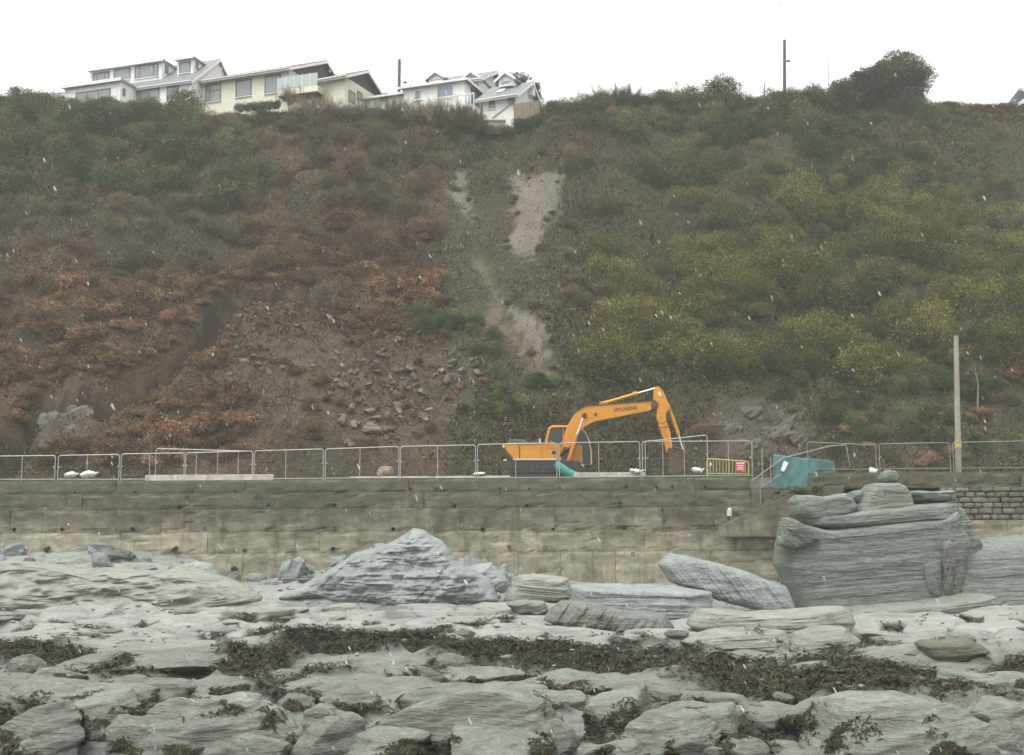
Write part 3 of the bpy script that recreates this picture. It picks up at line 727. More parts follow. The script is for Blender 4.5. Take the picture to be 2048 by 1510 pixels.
R('large pale slab propped at a slant against the layered outcrop', [(1316,1128),(1338,1106),(1384,1114),(1446,1128),(1508,1150),(1574,1172),(1590,1222),(1563,1232),(1520,1222),(1472,1211),(1428,1197),(1384,1179),(1340,1165)], 49.6, 0.7, 1.0, M_blue, p=6, tilt=-0.9, period=0.3, amp=0.10, lean=0.25, seed=28, nth=220, nr=60)
R('broad cream slab with a broken edge in front of the propped slab', [(1372,1250),(1378,1238),(1400,1219),(1450,1220),(1505,1228),(1600,1222),(1690,1213),(1706,1226),(1708,1246),(1690,1266),(1660,1276),(1520,1280),(1420,1276)], 44.6, 0.8, 1.6, M_pale, p=4, tilt=0.04, period=0.16, amp=0.13, lean=0.75, seed=29, nth=240, nr=60)
R('cream slab with rounded front below the broken edge', [(1360,1282),(1420,1262),(1500,1258),(1570,1262),(1590,1290),(1560,1306),(1470,1302),(1390,1296)], 40.2, 0.7, 1.4, M_pale, p=3.5, tilt=0.05, period=0.14, amp=0.1, lean=0.9, seed=30)
R('cream boulder beside the weedy notch', [(1576,1300),(1590,1268),(1640,1252),(1690,1256),(1722,1280),(1715,1304),(1650,1312),(1600,1312)], 40.0, 0.7, 1.1, M_pale, p=3, tilt=0.1, period=0.2, amp=0.08, lean=0.6, seed=31)
R('dark moss draped slab on the right of the beach', [(1838,1290),(1850,1282),(1900,1280),(1940,1276),(1962,1290),(1978,1304),(1920,1322),(1860,1330),(1850,1312)], 38.2, 0.5, 0.8, rock_mat('mossy_rock', (0.08,0.085,0.055), (0.12,0.12,0.085), (0.19,0.185,0.14), moss=0.8), p=4, tilt=0.05, period=0.12, amp=0.05, lean=0.3, seed=32)
R('grey rounded rock showing behind the mossy slab', [(1880,1284),(1895,1266),(1925,1262),(1948,1270),(1955,1290)], 40.5, 0.4, 0.6, M_rock, p=2.5, seed=33)
R('broad pale ledge of rock sloping up to the wall at the left edge', [(-80,1215),(-80,1130),(0,1122),(70,1128),(130,1140),(210,1136),(300,1142),(380,1136),(440,1152),(500,1172),(540,1198),(400,1222),(200,1226)], 50, 1.2, 1.6, M_pale, p=4, tilt=0.12, period=0.3, amp=0.13, lean=1.1, seed=35, nth=300, nr=80, rough=0.32)
for i, (ol, Y, lab) in enumerate([
    ([(20,1180),(40,1148),(85,1138),(110,1146),(118,1168),(80,1190)], 50.5, 'grey rock by the left edge below the rubble'),
    ([(100,1176),(120,1150),(160,1140),(172,1158),(168,1180),(130,1192)], 50.2, 'olive stained rock second from the left at the wall foot'),
    ([(236,1172),(260,1148),(300,1142),(330,1150),(326,1176),(280,1188)], 50.4, 'low grey rock between the olive rock and the big blue boulder'),
    ([(306,1182),(320,1150),(352,1130),(392,1122),(424,1128),(438,1150),(430,1176),(370,1190)], 50.8, 'big blue grey boulder near the wall at left'),
    ([(432,1176),(446,1158),(470,1140),(478,1150),(480,1172),(458,1182)], 50.2, 'small green stained rock right of the big blue boulder'),
    ([(196,1150),(206,1136),(228,1134),(240,1146),(232,1162),(206,1164)], 52.0, 'greenish stone close under the wall at left')]):
    R(lab, ol, Y, 0.7, 0.9, M_blue if i in (3, 0) else M_rock, p=2.6, seed=40 + i, lean=0.35, period=0.3, amp=0.10, tilt=0.5, nth=90, nr=26)

# ---- foreground boulders: centre x, y, half width, half height in the photo, optional own label
FG = [
 (444,1445,142,84,'huge rounded grey boulder at lower left with weed at its right flank'),
 (1780,1458,205,64,'huge flat topped boulder filling the lower right corner area'),
 (922,1440,152,76,'huge smooth sloping boulder at bottom centre'),
 (1233,1433,82,60,'big square shouldered dark grey boulder right of bottom centre'),
 (79,1465,98,60,'big rippled boulder in the lower left corner'),
 (1366,1465,100,60,'big sloping boulder left of the weedy gully at lower right'),
 (772,1345,64,38,'tall humped boulder above the weed at centre left'),
 (147,1384,124,36,'long whale backed rock at left below the weed line'),
 (1416,1440,76,42,None),(273,1466,58,46,None),(1113,1462,43,48,None),(768,1483,72,34,None),(1007,1490,104,38,None),
 (601,1298,37,25,'pale round boulder sitting in the weed left of centre'),(639,1320,34,13,None),
 (342,1328,165,20,'long pale flat slab at left just above the weed'),
 (232,1408,72,30,None),(331,1373,50,20,None),(200,1462,36,26,None),(622,1378,78,22,None),(666,1435,52,30,None),(650,1478,62,36,None),(51,1329,34,24,None),
 (751,1281,18,10,None),(789,1288,14,8,None),(830,1290,19,10,None),(726,1305,22,8,None),(961,1300,34,14,None),(1059,1308,40,15,'pale oval rock in the weed right of centre'),(1108,1313,26,12,None),
 (898,1323,42,18,'half domed pale rock in the weed at centre'),(860,1356,28,17,None),(975,1352,95,13,None),(1103,1392,72,24,None),(1178,1364,95,22,None),(1178,1375,24,14,None),
 (1342,1354,33,16,None),(1301,1323,38,14,None),(1850,1415,57,25,'smooth oval boulder on the right between weed and the corner boulder'),
 (1990,1424,72,28,None),(2014,1478,46,34,None),(1642,1339,64,17,'long pale rock lying in the weed at right'),(1497,1337,37,12,None),(1398,1330,20,14,None),(1363,1354,18,14,None),(1403,1357,19,9,None),
 (1785,1309,74,24,None),(1980,1357,74,20,None),(1444,1364,16,7,None),(1500,1411,20,9,None),(1540,1440,26,12,None),(1715,1345,24,8,None),(1590,1345,14,8,None),
 (560,1350,40,14,None),(480,1378,50,16,None),(110,1350,45,14,None),(700,1400,60,22,None),(1290,1385,60,20,None),(1600,1430,40,18,None),(520,1492,60,26,None),
 (30,1410,40,20,None),(1470,1495,60,26,None),(1230,1500,70,20,None),(330,1500,60,22,None),(1930,1490,60,30,None),(1040,1380,50,16,None),(860,1395,55,18,None),
 (1700,1378,22,8,None),(1900,1372,26,9,None),(255,1360,40,12,None),(1330,1420,34,16,None),(1560,1395,24,10,None),(590,1410,44,20,None),(1440,1400,46,16,None),
]
FGR = []
NSHARE = [boulder(200 + s, 1, 1.0, 0.62, 5, 0.85, 6, 0.10, 0.15, 0.04, None, 0.6, 0.7) for s in range(8)]
def put_rock(ob, x, Y, a, b, c, shared, rz, sink, top=False):
    z = float((beach if top else beach_base)(np.array([x]), np.array([Y]))[0])
    if shared: ob.scale = (a, b, c / 0.62)
    ob.location = (x, Y, z + sink); ob.rotation_euler = (0, 0, rz)
FGROUP = 'smaller rocks half buried in the weed of the foreshore'
for i, (cx, cyy, hw, hh, lab) in enumerate(FG):
    x, Y = ground_hit(cx, min(cyy + hh * 0.72, 1560)); s = F / Y
    a = hw / s * (1.36 if hw > 70 else 1.2); c = 2 * hh / s * 0.78; b = min(max(a * 0.85, 0.25), 1.7); c = min(c, a * 1.15)
    Yc = Y + b * 0.55
    a *= Yc / Y; x *= Yc / Y
    big = hw > 60
    me = boulder(300 + i, a, b, c, 6 if hw > 90 else 5, 0.78, 10, 0.14, random.uniform(0.05, 0.3), 0.036, M_rock, 0.5, 0.85) if big else NSHARE[i % 8]
    o = link('foreshore_boulder', me); put_rock(o, x, Yc, a, b, c, not big, 0 if big else random.uniform(-0.4, 0.4) + (math.pi if i % 2 else 0), -0.06 * c)
    if lab: tag(o, lab, 'rock')
    else: tag(o, 'grey rounded rock among the weed and boulders of the foreground', 'rock', FGROUP)
    FGR.append(o)
# angular pale blocks heaped round the peaked rock
rb2 = random.Random(31)
HSH = [boulder(480 + s, 1, 0.85, 0.7, 5, 0.6, 11, 0.16, 0.9, 0.06, M_blue, 0.35, 0.95) for s in range(6)]
for i in range(46):
    px, py = rb2.gauss(800, 130), rb2.uniform(1112, 1205)
    if px < 560 or px > 1025: continue
    x, Y = ground_hit(px, py + 10); Y = min(Y, 54.0); a = rb2.uniform(16, 52) * Y / F
    o = link('heaped_block', HSH[i % 6]); put_rock(o, x, Y, a, a * 0.9, a * rb2.uniform(0.4, 0.7), True, rb2.uniform(0, 6.3), a * 0.22, True); o.rotation_euler = (rb2.uniform(-0.3, 0.3), rb2.uniform(-0.4, 0.4), rb2.uniform(0, 6.3))
    tag(o, 'angular pale block', 'rock', 'angular blocks heaped round the peaked rock')
# flat plates and loose rocks further up the beach
PSH = [boulder(400 + s, 1, 1.0, 0.4, 4, 0.7, 7, 0.12, 0.1, 0.04, M_pale) for s in range(7)]
RSH = [boulder(430 + s, 1, 0.9, 0.8, 3, 0.75, 8, 0.14, 0.4, 0.04, M_blue, 0.4) for s in range(6)]
MSH = [boulder(460 + s, 1, 1.0, 0.5, 4, 0.72, 7, 0.12, 0.2, 0.04, M_rock) for s in range(5)]
for m_ in RSH: m_.polygons.foreach_set('use_smooth', np.zeros(len(m_.polygons), bool))
rb = random.Random(77)
for i in range(110):
    px, py = rb.uniform(-60, 2110), 1180 + 95 * rb.random() ** 0.8
    if px > 1340 and py < 1255: continue
    if 1000 < px < 1360 and py < 1262: continue
    x, Y = ground_hit(px, py); s = F / Y; a = rb.uniform(14, 62) / s
    o = link('flat_slab_rock', PSH[i % 7]); put_rock(o, x, Y, a, a * rb.uniform(0.6, 1.1), a * rb.uniform(0.10, 0.22), True, rb.uniform(0, 6.3), -0.02, True)
    o.scale.z = a * rb.uniform(0.28, 0.6)
    tag(o, 'flat pale slab of rock on the upper beach', 'rock', 'pale slabs of the upper beach')
for i in range(150):
    px = rb.choice((rb.uniform(-60, 300), rb.uniform(200, 660), rb.uniform(560, 1030))); py = rb.uniform(1108, 1192)
    if px > 480 and py < 1150: py = rb.uniform(1150, 1200)
    x, Y = ground_hit(px, py); Y = min(Y, 54.3); s = F / Y; a = rb.uniform(6, 32) / s
    o = link('rubble_stone', (RSH if i % 3 else MSH)[i % 5]); put_rock(o, x, Y, a, a * rb.uniform(0.7, 1.1), a * rb.uniform(0.45, 0.8) * 0.62 / 0.8, True, rb.uniform(0, 6.3), a * 0.1, True)
    tag(o, 'loose grey stone in the rubble at the foot of the sea wall', 'rock', 'loose stones at the wall foot')
for i in range(60):
    px, py = rb.uniform(-60, 2110), rb.uniform(1262, 1300)
    x, Y = ground_hit(px, py); s = F / Y; a = rb.uniform(8, 34) / s
    o = link('weedy_rock', MSH[i % 5]); put_rock(o, x, Y, a, a, a * 0.4, True, rb.uniform(0, 6.3), -0.02, True)
    tag(o, 'small grey rock along the upper edge of the weed belt', 'rock', 'small rocks along the weed edge')

# ------------------------------------------------------------------ seaweed
M_weed = foliage_mat('seaweed_fronds'); M_weed.node_tree.nodes['Principled BSDF'].inputs['Roughness'].default_value = 0.55
M_weed.node_tree.nodes['Principled BSDF'].inputs['Specular IOR Level'].default_value = 0.15
def fronds(P, N, rs, lmin, lmax, wmin, wmax, lift, pal, droop=0.6):
    n = len(P); h = rs.uniform(0, 2 * math.pi, n)
    t = np.stack([np.cos(h), np.sin(h), rs.uniform(-0.2, lift, n)], -1); t -= N * (t * N).sum(1)[:, None] * 0.7
    t /= np.linalg.norm(t, axis=1)[:, None]; sd_ = np.cross(N, t); sd_ /= np.linalg.norm(sd_, axis=1)[:, None] + 1e-9
    Ln = rs.uniform(lmin, lmax, n)[:, None]; w = rs.uniform(wmin, wmax, n)[:, None]
    bend = rs.normal(0, 0.35, n)[:, None]
    pts = []
    for k, f in enumerate((0.0, 0.5, 1.0)):
        c = P + t * Ln * f + sd_ * bend * Ln * f * f + N * (lift * Ln * 0.5 * f * (1.25 - f)); c = c + np.array([0, 0, -1]) * droop * Ln * f * f * 0.35
        ww = w * (1.0, 0.9, 0.25)[k]; pts += [c - sd_ * ww, c + sd_ * ww]
    V = np.stack(pts, 1).reshape(-1, 3); b = np.arange(n)[:, None] * 6
    Fq = np.concatenate([b + np.array([0, 1, 3, 2]), b + np.array([2, 3, 5, 4])])
    pal = np.array(pal); col = pal[rs.integers(0, len(pal), n)] * rs.uniform(0.6, 1.4, n)[:, None]
    return V, Fq, np.repeat(col, 6, 0)
WPAL = [(0.030, 0.024, 0.015), (0.042, 0.033, 0.019), (0.05, 0.043, 0.02), (0.024, 0.021, 0.016), (0.07, 0.062, 0.026), (0.042, 0.028, 0.02)]
rs = np.random.default_rng(5); N0 = 260000
wx = rs.uniform(-17, 17, N0); wy = 14 + 26 * rs.random(N0); k = np.abs(wx) < wy * 0.47 + 1.5; wx, wy = wx[k], wy[k]
wm = weed_mask(wx, wy); k = rs.random(len(wx)) < wm * 0.9; wx, wy = wx[k], wy[k]
wz = beach(wx, wy) + rs.uniform(0, 0.07, len(wx))
V1 = fronds(np.stack([wx, wy, wz], -1), np.tile([0, 0, 1.0], (len(wx), 1)), rs, 0.12, 0.32, 0.010, 0.028, 0.8, WPAL + [(0.07, 0.06, 0.03)])
parts = [V1]
for o in FGR:                       # weed hanging on the lower flanks of the boulders
    me = o.data; n = len(me.vertices); co = np.empty(n * 3, np.float32); me.vertices.foreach_get('co', co); no = np.empty(n * 3, np.float32); me.vertices.foreach_get('normal', no)
    Mx = np.array(Matrix.LocRotScale(o.location, o.rotation_euler, o.scale)); co = co.reshape(-1, 3) @ Mx[:3, :3].T + Mx[:3, 3]
    no = no.reshape(-1, 3) @ np.linalg.inv(Mx[:3, :3]); no /= np.linalg.norm(no, axis=1)[:, None] + 1e-9
    gz = beach_base(co[:, 0], co[:, 1]); hgt = co[:, 2] - gz; top = max(hgt.max(), 0.05)
    pr = sstep(0.14, 0.30, fbm(co / 0.45, 3, 61) - 0.42 * (hgt / top) + 0.14) * (hgt > -0.03) * (no[:, 2] > -0.4)
    if len(co) > 5000: pr = pr * 0.45
    k = rs.random(n) < pr; q = np.repeat(co[k] + no[k] * 0.008, 3, 0); nn = np.repeat(no[k], 3, 0); q = q + rs.normal(0, 0.028, q.shape) * (1 - np.abs(nn))
    if len(q): parts.append(fronds(q, nn, rs, 0.05, 0.15, 0.006, 0.016, 0.15, WPAL, 1.0))
off = 0; VV = []; FF = []; CC = []
for v, f, c in parts: VV.append(v); FF.append(f + off); CC.append(c); off += len(v)
wo_ = link('seaweed', mesh_np('seaweed', np.concatenate(VV), np.concatenate(FF), [M_weed], True, np.concatenate(CC)))
tag(wo_, 'dark brown seaweed covering the foreshore between the boulders', 'seaweed', kind='stuff')
# pebbles and chips
V2, F2 = ICO[1]; n = 2200
px_ = rs.uniform(-24, 24, n); py_ = rs.uniform(20, 54, n); pz = beach(px_, py_); sc = rs.uniform(0.02, 0.085, n) * np.where(rs.random(n) < 0.1, 1.8, 1)
pv = (V2[None] * np.stack([sc * rs.uniform(0.8, 1.7, n), sc, sc * 0.5], -1)[:, None, :]) * (1 + 0.25 * rs.normal(size=(n, len(V2), 1)) * 0.6) + np.stack([px_, py_, pz + sc * 0.2], -1)[:, None, :]
pc = np.repeat((np.array([0.27, 0.275, 0.25]) * rs.uniform(0.7, 1.4, (n, 1))), len(V2), 0)
po = link('pebbles', mesh_np('pebbles', pv.reshape(-1, 3), (F2[None] + (np.arange(n) * len(V2))[:, None, None]).reshape(-1, 3), [vcol_mat('pebble', 0.7)], True, pc))
tag(po, 'grey pebbles and chips of stone scattered over the beach', 'pebbles', kind='stuff')

# ================================================================== FENCES AND SITE GEAR ON THE PROMENADE
M_galv = simple('galvanised_steel', (0.40, 0.42, 0.41), 0.45, 0.2, 9.0, metal=0.55)
M_galv_dull = simple('dull_galvanised_steel', (0.25, 0.25, 0.225), 0.6, 0.2, 9.0, metal=0.4)
M_wire = simple('mesh_wire', (0.16, 0.16, 0.145), 0.6, 0.1)
def rounded(pts, r=0.10, n=4):
    """polyline with its inner corners rounded"""
    P = [Vector(p) for p in pts]; out = [P[0]]
    for i in range(1, len(P) - 1):
        a = (P[i-1] - P[i]); b = (P[i+1] - P[i]); q = min(r, a.length * 0.4, b.length * 0.4)
        A = P[i] + a.normalized() * q; B = P[i] + b.normalized() * q
        for k in range(n + 1):
            t = k / n; out.append(A * (1-t)**2 + P[i] * 2*t*(1-t) + B * t*t)
    return out + [P[-1]]
FENCES = 'temporary fence panels along the promenade edge'
def fence_panel(xl, tl, xr, tr, bl, br, Yl, Yr, mids, label, bars=False, rail=None, tube=0.024):
    TL, TR, BL, BR = at(xl, tl, Yl), at(xr, tr, Yr), at(xl, bl, Yl), at(xr, br, Yr)
    base = (BL + BR) / 2
    root = empty('fence_panel', base); tag(root, label, 'fence panel', FENCES)
    TL, TR, BL, BR = (p - base for p in (TL, TR, BL, BR))
    BL.x, BL.y, BR.x, BR.y = TL.x, TL.y, TR.x, TR.y
    mt = M_galv_dull if bars else M_galv
    MB().tube(rounded([BL, TL, TR, BR], 0.14, 5), tube, 8).build('frame', mt, root)
    rz = 0.10 if rail is None else rail
    lo = lambda f: BL.lerp(BR, f) + Vector((0, 0, rz))
    hi = lambda f: TL.lerp(TR, f)
    MB().tube([lo(0.0), lo(1.0)], tube * 0.8, 6).build('bottom_rail', mt, root)
    for px in mids:
        f = (px - xl) / (xr - xl); MB().tube([lo(f) - Vector((0, 0, rz)), hi(f)], tube * 0.8, 6).build('post', mt, root)
    w = MB(); n = int((TR - TL).length / (0.11 if bars else 0.15)); rr = 0.0060 if bars else 0.0018
    for k in range(1, n):
        w.tube([lo(k / n), hi(k / n)], rr, 3)
    if not bars:
        for k in range(1, 6):
            g = k / 6; w.tube([lo(0).lerp(hi(0), g), lo(1).lerp(hi(1), g)], rr, 3)
    o = w.build('wire_mesh', M_wire, root); o['kind'] = 'stuff'
    for f in (0.012, 0.988):                  # couplers
        q = BL.lerp(BR, f) + (hi(f) - BL.lerp(BR, f)) * 0.55
        MB().box(q.x - 0.05, q.x + 0.05, q.y - 0.04, q.y + 0.04, q.z - 0.03, q.z + 0.03).build('clamp', mt, root, bevel=0.01)
    return root
FY = WALL_Y + 0.26
fence_panel(-52, 913, 111, 911, 963, 963, FY, FY, [45], 'fence panel cut by the left edge of the view')
fence_panel(117, 911, 239, 909, 963, 963, FY, FY, [175], 'fence panel with white sacks behind it, second from the left edge')
fence_panel(243, 908, 369, 906, 963, 962, FY, FY, [300], 'fence panel behind which the overlapping tilted panel begins')
fence_panel(312, 897, 506, 903, 961, 961, FY + 0.9, FY + 0.5, [436], 'tilted fence panel standing behind two others above the pale kerb')
fence_panel(372, 906, 505, 902, 962, 962, FY, FY, [393, 477], 'fence panel in front of the tilted one above the pale kerb')
fence_panel(509, 902, 647, 898, 962, 961, FY, FY, [572], 'fence panel at the right end of the pale kerb')
fence_panel(651, 898, 798, 893, 961, 960, FY, FY, [720], 'fence panel with a brown stone behind it, left of the excavator')
fence_panel(801, 893, 951, 890, 960, 960, FY, FY, [875], 'fence panel directly left of the excavator')
fence_panel(955, 889, 1113, 886, 960, 959, FY, FY, [1031], 'fence panel in front of the excavator body')
fence_panel(1118, 886, 1279, 883, 959, 958, FY, FY, [1197], 'fence panel in front of the excavator boom foot')
fence_panel(1284, 884, 1414, 870, 957, 956, FY, FY - 0.1, [1325], 'fence panel with its top sloping up to the right below the excavator arm')
fence_panel(1290, 883, 1503, 882, 957, 955, FY + 0.5, FY + 0.3, [1368, 1456], 'long fence panel behind the yellow barrier')
fence_panel(1614, 884, 1751, 890, 948, 948, FY + 1.0, FY + 0.7, [], 'barred fence panel beside the teal sheets', True, 0.22)
fence_panel(1758, 888, 1899, 885, 947, 946, FY + 0.7, FY + 0.7, [], 'barred fence panel left of the wooden pole', True, 0.22)
fence_panel(1905, 885, 2049, 882, 946, 945, FY + 0.7, FY + 0.7, [], 'barred fence panel right of the wooden pole', True, 0.22)

# loose sloping panel behind the teal sheets and the stair handrail
M_rail = simple('handrail_steel', (0.30, 0.31, 0.29), 0.6, 0.2, 8.0, metal=0.3)
hr = empty('stair_handrail', at(1525, 985, WALL_Y)); tag(hr, 'thin steel handrail sloping down beside the beach steps', 'handrail')
def rel(o, *pp): return [Vector(p) - o.location for p in pp]
A = WALL_Y - 0.05
MB().tube(rel(hr, at(1503, 962, A), at(1566, 916, A + 0.3), at(1660, 892, A + 0.9), at(1692, 890, A + 1.0)), 0.026, 6).build('top_rail', M_rail, hr)
MB().tube(rel(hr, at(1521, 976, A), at(1562, 948, A + 0.2)), 0.022, 6).build('lower_rail', M_rail, hr)
for px, t, b in ((1520, 975, 1012), (1524, 896, 974), (1541, 914, 974), (1504, 882, 951)):
    MB().tube(rel(hr, at(px, t, A - 0.03), at(px + 1, b, A - 0.03)), 0.025, 6).build('post', M_rail, hr)
p0 = at(1521, 1012, A) - hr.location
MB().box(p0.x - 0.1, p0.x + 0.12, p0.y - 0.1, p0.y + 0.1, p0.z - 0.25, p0.z).build('base_block', M_wall, hr, bevel=0.02)
MB().tube(rel(hr, at(1692, 890, A + 1.0), at(1700, 934, A + 1.0)), 0.022, 6).build('end_post', M_rail, hr)

# teal debris sheeting
def sheet_mat(name, col):
    m, nt, b = new_mat(name); v = worldpos(nt); n = noise_node(nt, v, 3.0, 5, 0.6); w = noise_node(nt, v, 60, 2, 0.5)
    r = ramp(nt, n.outputs['Fac'], [(0.3, tuple(c*0.72 for c in col)), (0.7, tuple(c*1.15 for c in col))])
    nt.links.new(r.outputs['Color'], b.inputs['Base Color']); b.inputs['Roughness'].default_value = 0.6
    bump(nt, b, n.outputs['Fac'], 0.3, 0.05); return m
M_teal = sheet_mat('teal_netting', (0.085, 0.21, 0.20)); M_tealp = sheet_mat('teal_pipe', (0.03, 0.27, 0.24))
def sheet(name, quad, Y, seed, label, mat=M_teal, amp=0.07, thick=0.012, nu=26, nv=18):
    P = [np.array(at(px, py, Y)) for px, py in quad]; u = np.linspace(0, 1, nu)[None, :, None]; v = np.linspace(0, 1, nv)[:, None, None]
    G = (P[0] * (1-u) + P[1] * u) * (1-v) + (P[3] * (1-u) + P[2] * u) * v
    n = fbm(G * 1.6 + seed, 3, seed) + 0.5 * np.sin(G[..., 0] * 9 + 2 * fbm(G * 0.8, 2, seed + 1)) * np.linspace(0.2, 1, nv)[:, None]
    G[..., 1] += amp * n; G[..., 2] += 0.04 * fbm(G * 2.0 + seed + 4, 2, seed) * (np.linspace(0, 1, nv)[:, None] ** 2 + 0.3)
    c = G.reshape(-1, 3).mean(0); c[2] = G[..., 2].min(); A_ = G.reshape(-1, 3) - c; B_ = A_ + np.array([0, thick, 0]); N = len(A_)
    i = np.arange(N).reshape(nv, nu); q = np.stack([i[:-1, :-1], i[1:, :-1], i[1:, 1:], i[:-1, 1:]], -1).reshape(-1, 4)
    rim = np.concatenate([i[0, :], i[1:, -1], i[-1, -2::-1], i[-2:0:-1, 0]]); r2 = np.roll(rim, -1)
    Fq = np.concatenate([q, q[:, ::-1] + N, np.stack([rim, r2, r2 + N, rim + N], -1)])
    o = link(name, mesh_np(name, np.concatenate([A_, B_]), Fq, [mat], True), None, tuple(c)); return tag(o, label, 'sheeting' if mat is M_teal else 'bag')
sheet('debris_sheet', [(1546,908),(1618,918),(1616,976),(1545,984)], WALL_Y + 0.42, 3, 'teal plastic sheet hung at the head of the beach steps')
sheet('debris_sheet', [(1610,915),(1668,922),(1674,954),(1610,958)], WALL_Y + 1.2, 8, 'smaller teal plastic sheet right of the larger one')
sheet('plastic_bag', [(1568,922),(1577,926),(1568,944),(1561,942)], WALL_Y + 0.25, 12, 'torn white plastic bag caught on the teal sheet', simple('white_plastic', (0.78, 0.78, 0.78), 0.45, 0.06), 0.05, 0.01, 10, 10)
# the teal drain pipe
c0 = at(1116, 930, 56.4); tp = MB()
pp = [at(1112, 929, 56.5), at(1122, 936, 56.4), at(1133, 944, 56.3), at(1147, 951, 56.2), at(1160, 955, 56.15)]
po_ = MB().tube([p - c0 for p in pp], 0.21, 14).build('drain_pipe', M_tealp); po_.location = c0; tag(po_, 'curved teal plastic drain pipe below the excavator tracks', 'pipe')

# yellow pedestrian barrier with red notice
M_yel = simple('yellow_paint', (0.52, 0.47, 0.10), 0.5, 0.15, 6, wear=((0.35, 0.33, 0.25), 9, 0.62))
yb = empty('pedestrian_barrier', at(1455, 951, WALL_Y + 0.05)); tag(yb, 'yellow barred pedestrian barrier with a red notice', 'barrier')
BY = WALL_Y + 0.05
q = rel(yb, at(1414, 951, BY), at(1414, 917, BY), at(1497, 923, BY), at(1497, 951, BY))
MB().tube(rounded(q, 0.12, 4), 0.026, 8).build('frame', M_yel, yb)
q2 = rel(yb, at(1414, 947, BY), at(1497, 948, BY)); MB().tube(q2, 0.02, 6).build('bottom_rail', M_yel, yb)
for k in range(1, 13):
    f = k / 13; MB().tube([q2[0].lerp(q2[1], f), q[1].lerp(q[2], f)], 0.013, 6).build('bar', M_yel, yb)
s = rel(yb, at(1471, 924, BY - 0.06), at(1490, 924, BY - 0.06), at(1490, 943, BY - 0.06), at(1471, 942, BY - 0.06))
M_red = simple('red_notice', (0.55, 0.10, 0.13), 0.5, 0.08); M_white = simple('white_notice', (0.72, 0.68, 0.68), 0.5, 0.05)
nb = MB().prism(s, (0, 0.012, 0)).build('notice', M_red, yb)
for f0, f1, g0, g1 in ((0.08, 0.92, 0.06, 0.18), (0.15, 0.85, 0.34, 0.42), (0.2, 0.8, 0.52, 0.60), (0.15, 0.85, 0.72, 0.80)):
    c_ = lambda f, g: s[0].lerp(s[1], f).lerp(s[3].lerp(s[2], f), g) + Vector((0, -0.004, 0))
    MB().prism([c_(f0, g0), c_(f1, g0), c_(f1, g1), c_(f0, g1)], (0, 0.003, 0)).build('text_line', M_white, nb)
t = rel(yb, at(1420, 923, BY - 0.05), at(1424, 928, BY - 0.05), at(1419, 934, BY - 0.05)); MB().prism(t, (0, 0.01, 0)).build('tag', M_white, yb)

# white sacks
M_sack = simple('white_sack', (0.74, 0.74, 0.74), 0.6, 0.08, 12)
def sack(px, py, wpx, hpx, Y, seed, label):
    p = at(px, py + hpx / 2, Y); s = F / Y; V, Fc = ICO[4]; a, c = wpx / s / 2, hpx / s / 2
    q = V * (1 + 0.22 * fbm(V * 1.5 + seed * 3, 3, seed)[:, None]); q[:, 2] = np.maximum(q[:, 2], -0.75); q = q * np.array([a, min(a, 0.3), c * 1.15])
    q[:, 2] += c * 0.86 + 0.35 * c * (q[:, 0] / a) * math.sin(seed) + 0.06 * fbm(q * 9, 3, seed + 1)
    o = link('white_sack', mesh_np('white_sack', q, Fc, [M_sack], True), None, p)
    # the gathered, tied neck
    kn = MB().tube([(a * 0.8, 0, c * 0.9), (a * 1.1, 0, c * 1.2), (a * 1.35, 0, c * 1.6)], 0.05, 7, r1=0.025).build('tied_neck', M_sack, o)
    return tag(o, label, 'sack')
sack(141, 949, 24, 10, FY + 1.3, 1, 'left one of the two white sacks behind the second fence panel')
sack(176, 948, 30, 12, FY + 1.3, 2, 'right one of the two white sacks behind the second fence panel')
sack(957, 947, 20, 6, FY + 0.5, 3, 'flat white sack by the fence joint left of the excavator')
sack(1272, 942, 26, 8, FY + 0.5, 4, 'white sack by the fence joint under the excavator boom')
sack(1394, 940, 22, 10, FY + 0.5, 5, 'white sack left of the yellow barrier')
sack(1746, 942, 15, 13, WALL_Y + 0.75, 6, 'upright white sack on the parapet near the balanced stone')
# pale concrete kerb lengths behind the coping
M_kerb = simple('pale_kerb_concrete', (0.52, 0.50, 0.44), 0.85, 0.35, 3.0, bumps=0.4, wear=((0.16, 0.155, 0.12), 2.6, 0.55))
def kerb(px0, px1, py0, py1, Y, label, depth=0.35):
    a, b = at(px0, py0, Y), at(px1, py0, Y); z0 = at(px0, py1, Y).z
    o = MB().box(0, b.x - a.x, 0, depth, z0 - a.z, 0).build('kerb', M_kerb, bevel=0.025); o.location = a; return tag(o, label, 'kerb')
kerb(290, 547, 950, 962, WALL_Y + 0.20, 'long pale concrete kerb on the wall top at left', 0.18)
kerb(700, 1020, 953, 960, WALL_Y + 0.66, 'low pale concrete kerb left of the excavator')
kerb(1148, 1290, 945, 957, WALL_Y + 0.66, 'grey concrete kerb right of the teal pipe')
rs_ = link('brown_stone', boulder(900, 0.42, 0.35, 0.32, 4, 0.75, 7, 0.14, 0.3, 0.03, simple('brown_stone', (0.24, 0.19, 0.14), 0.85, 0.25, 4, bumps=0.4)), None, at(770, 944, 58.0)); tag(rs_, 'brown stone on the promenade behind the fence left of the excavator', 'rock')
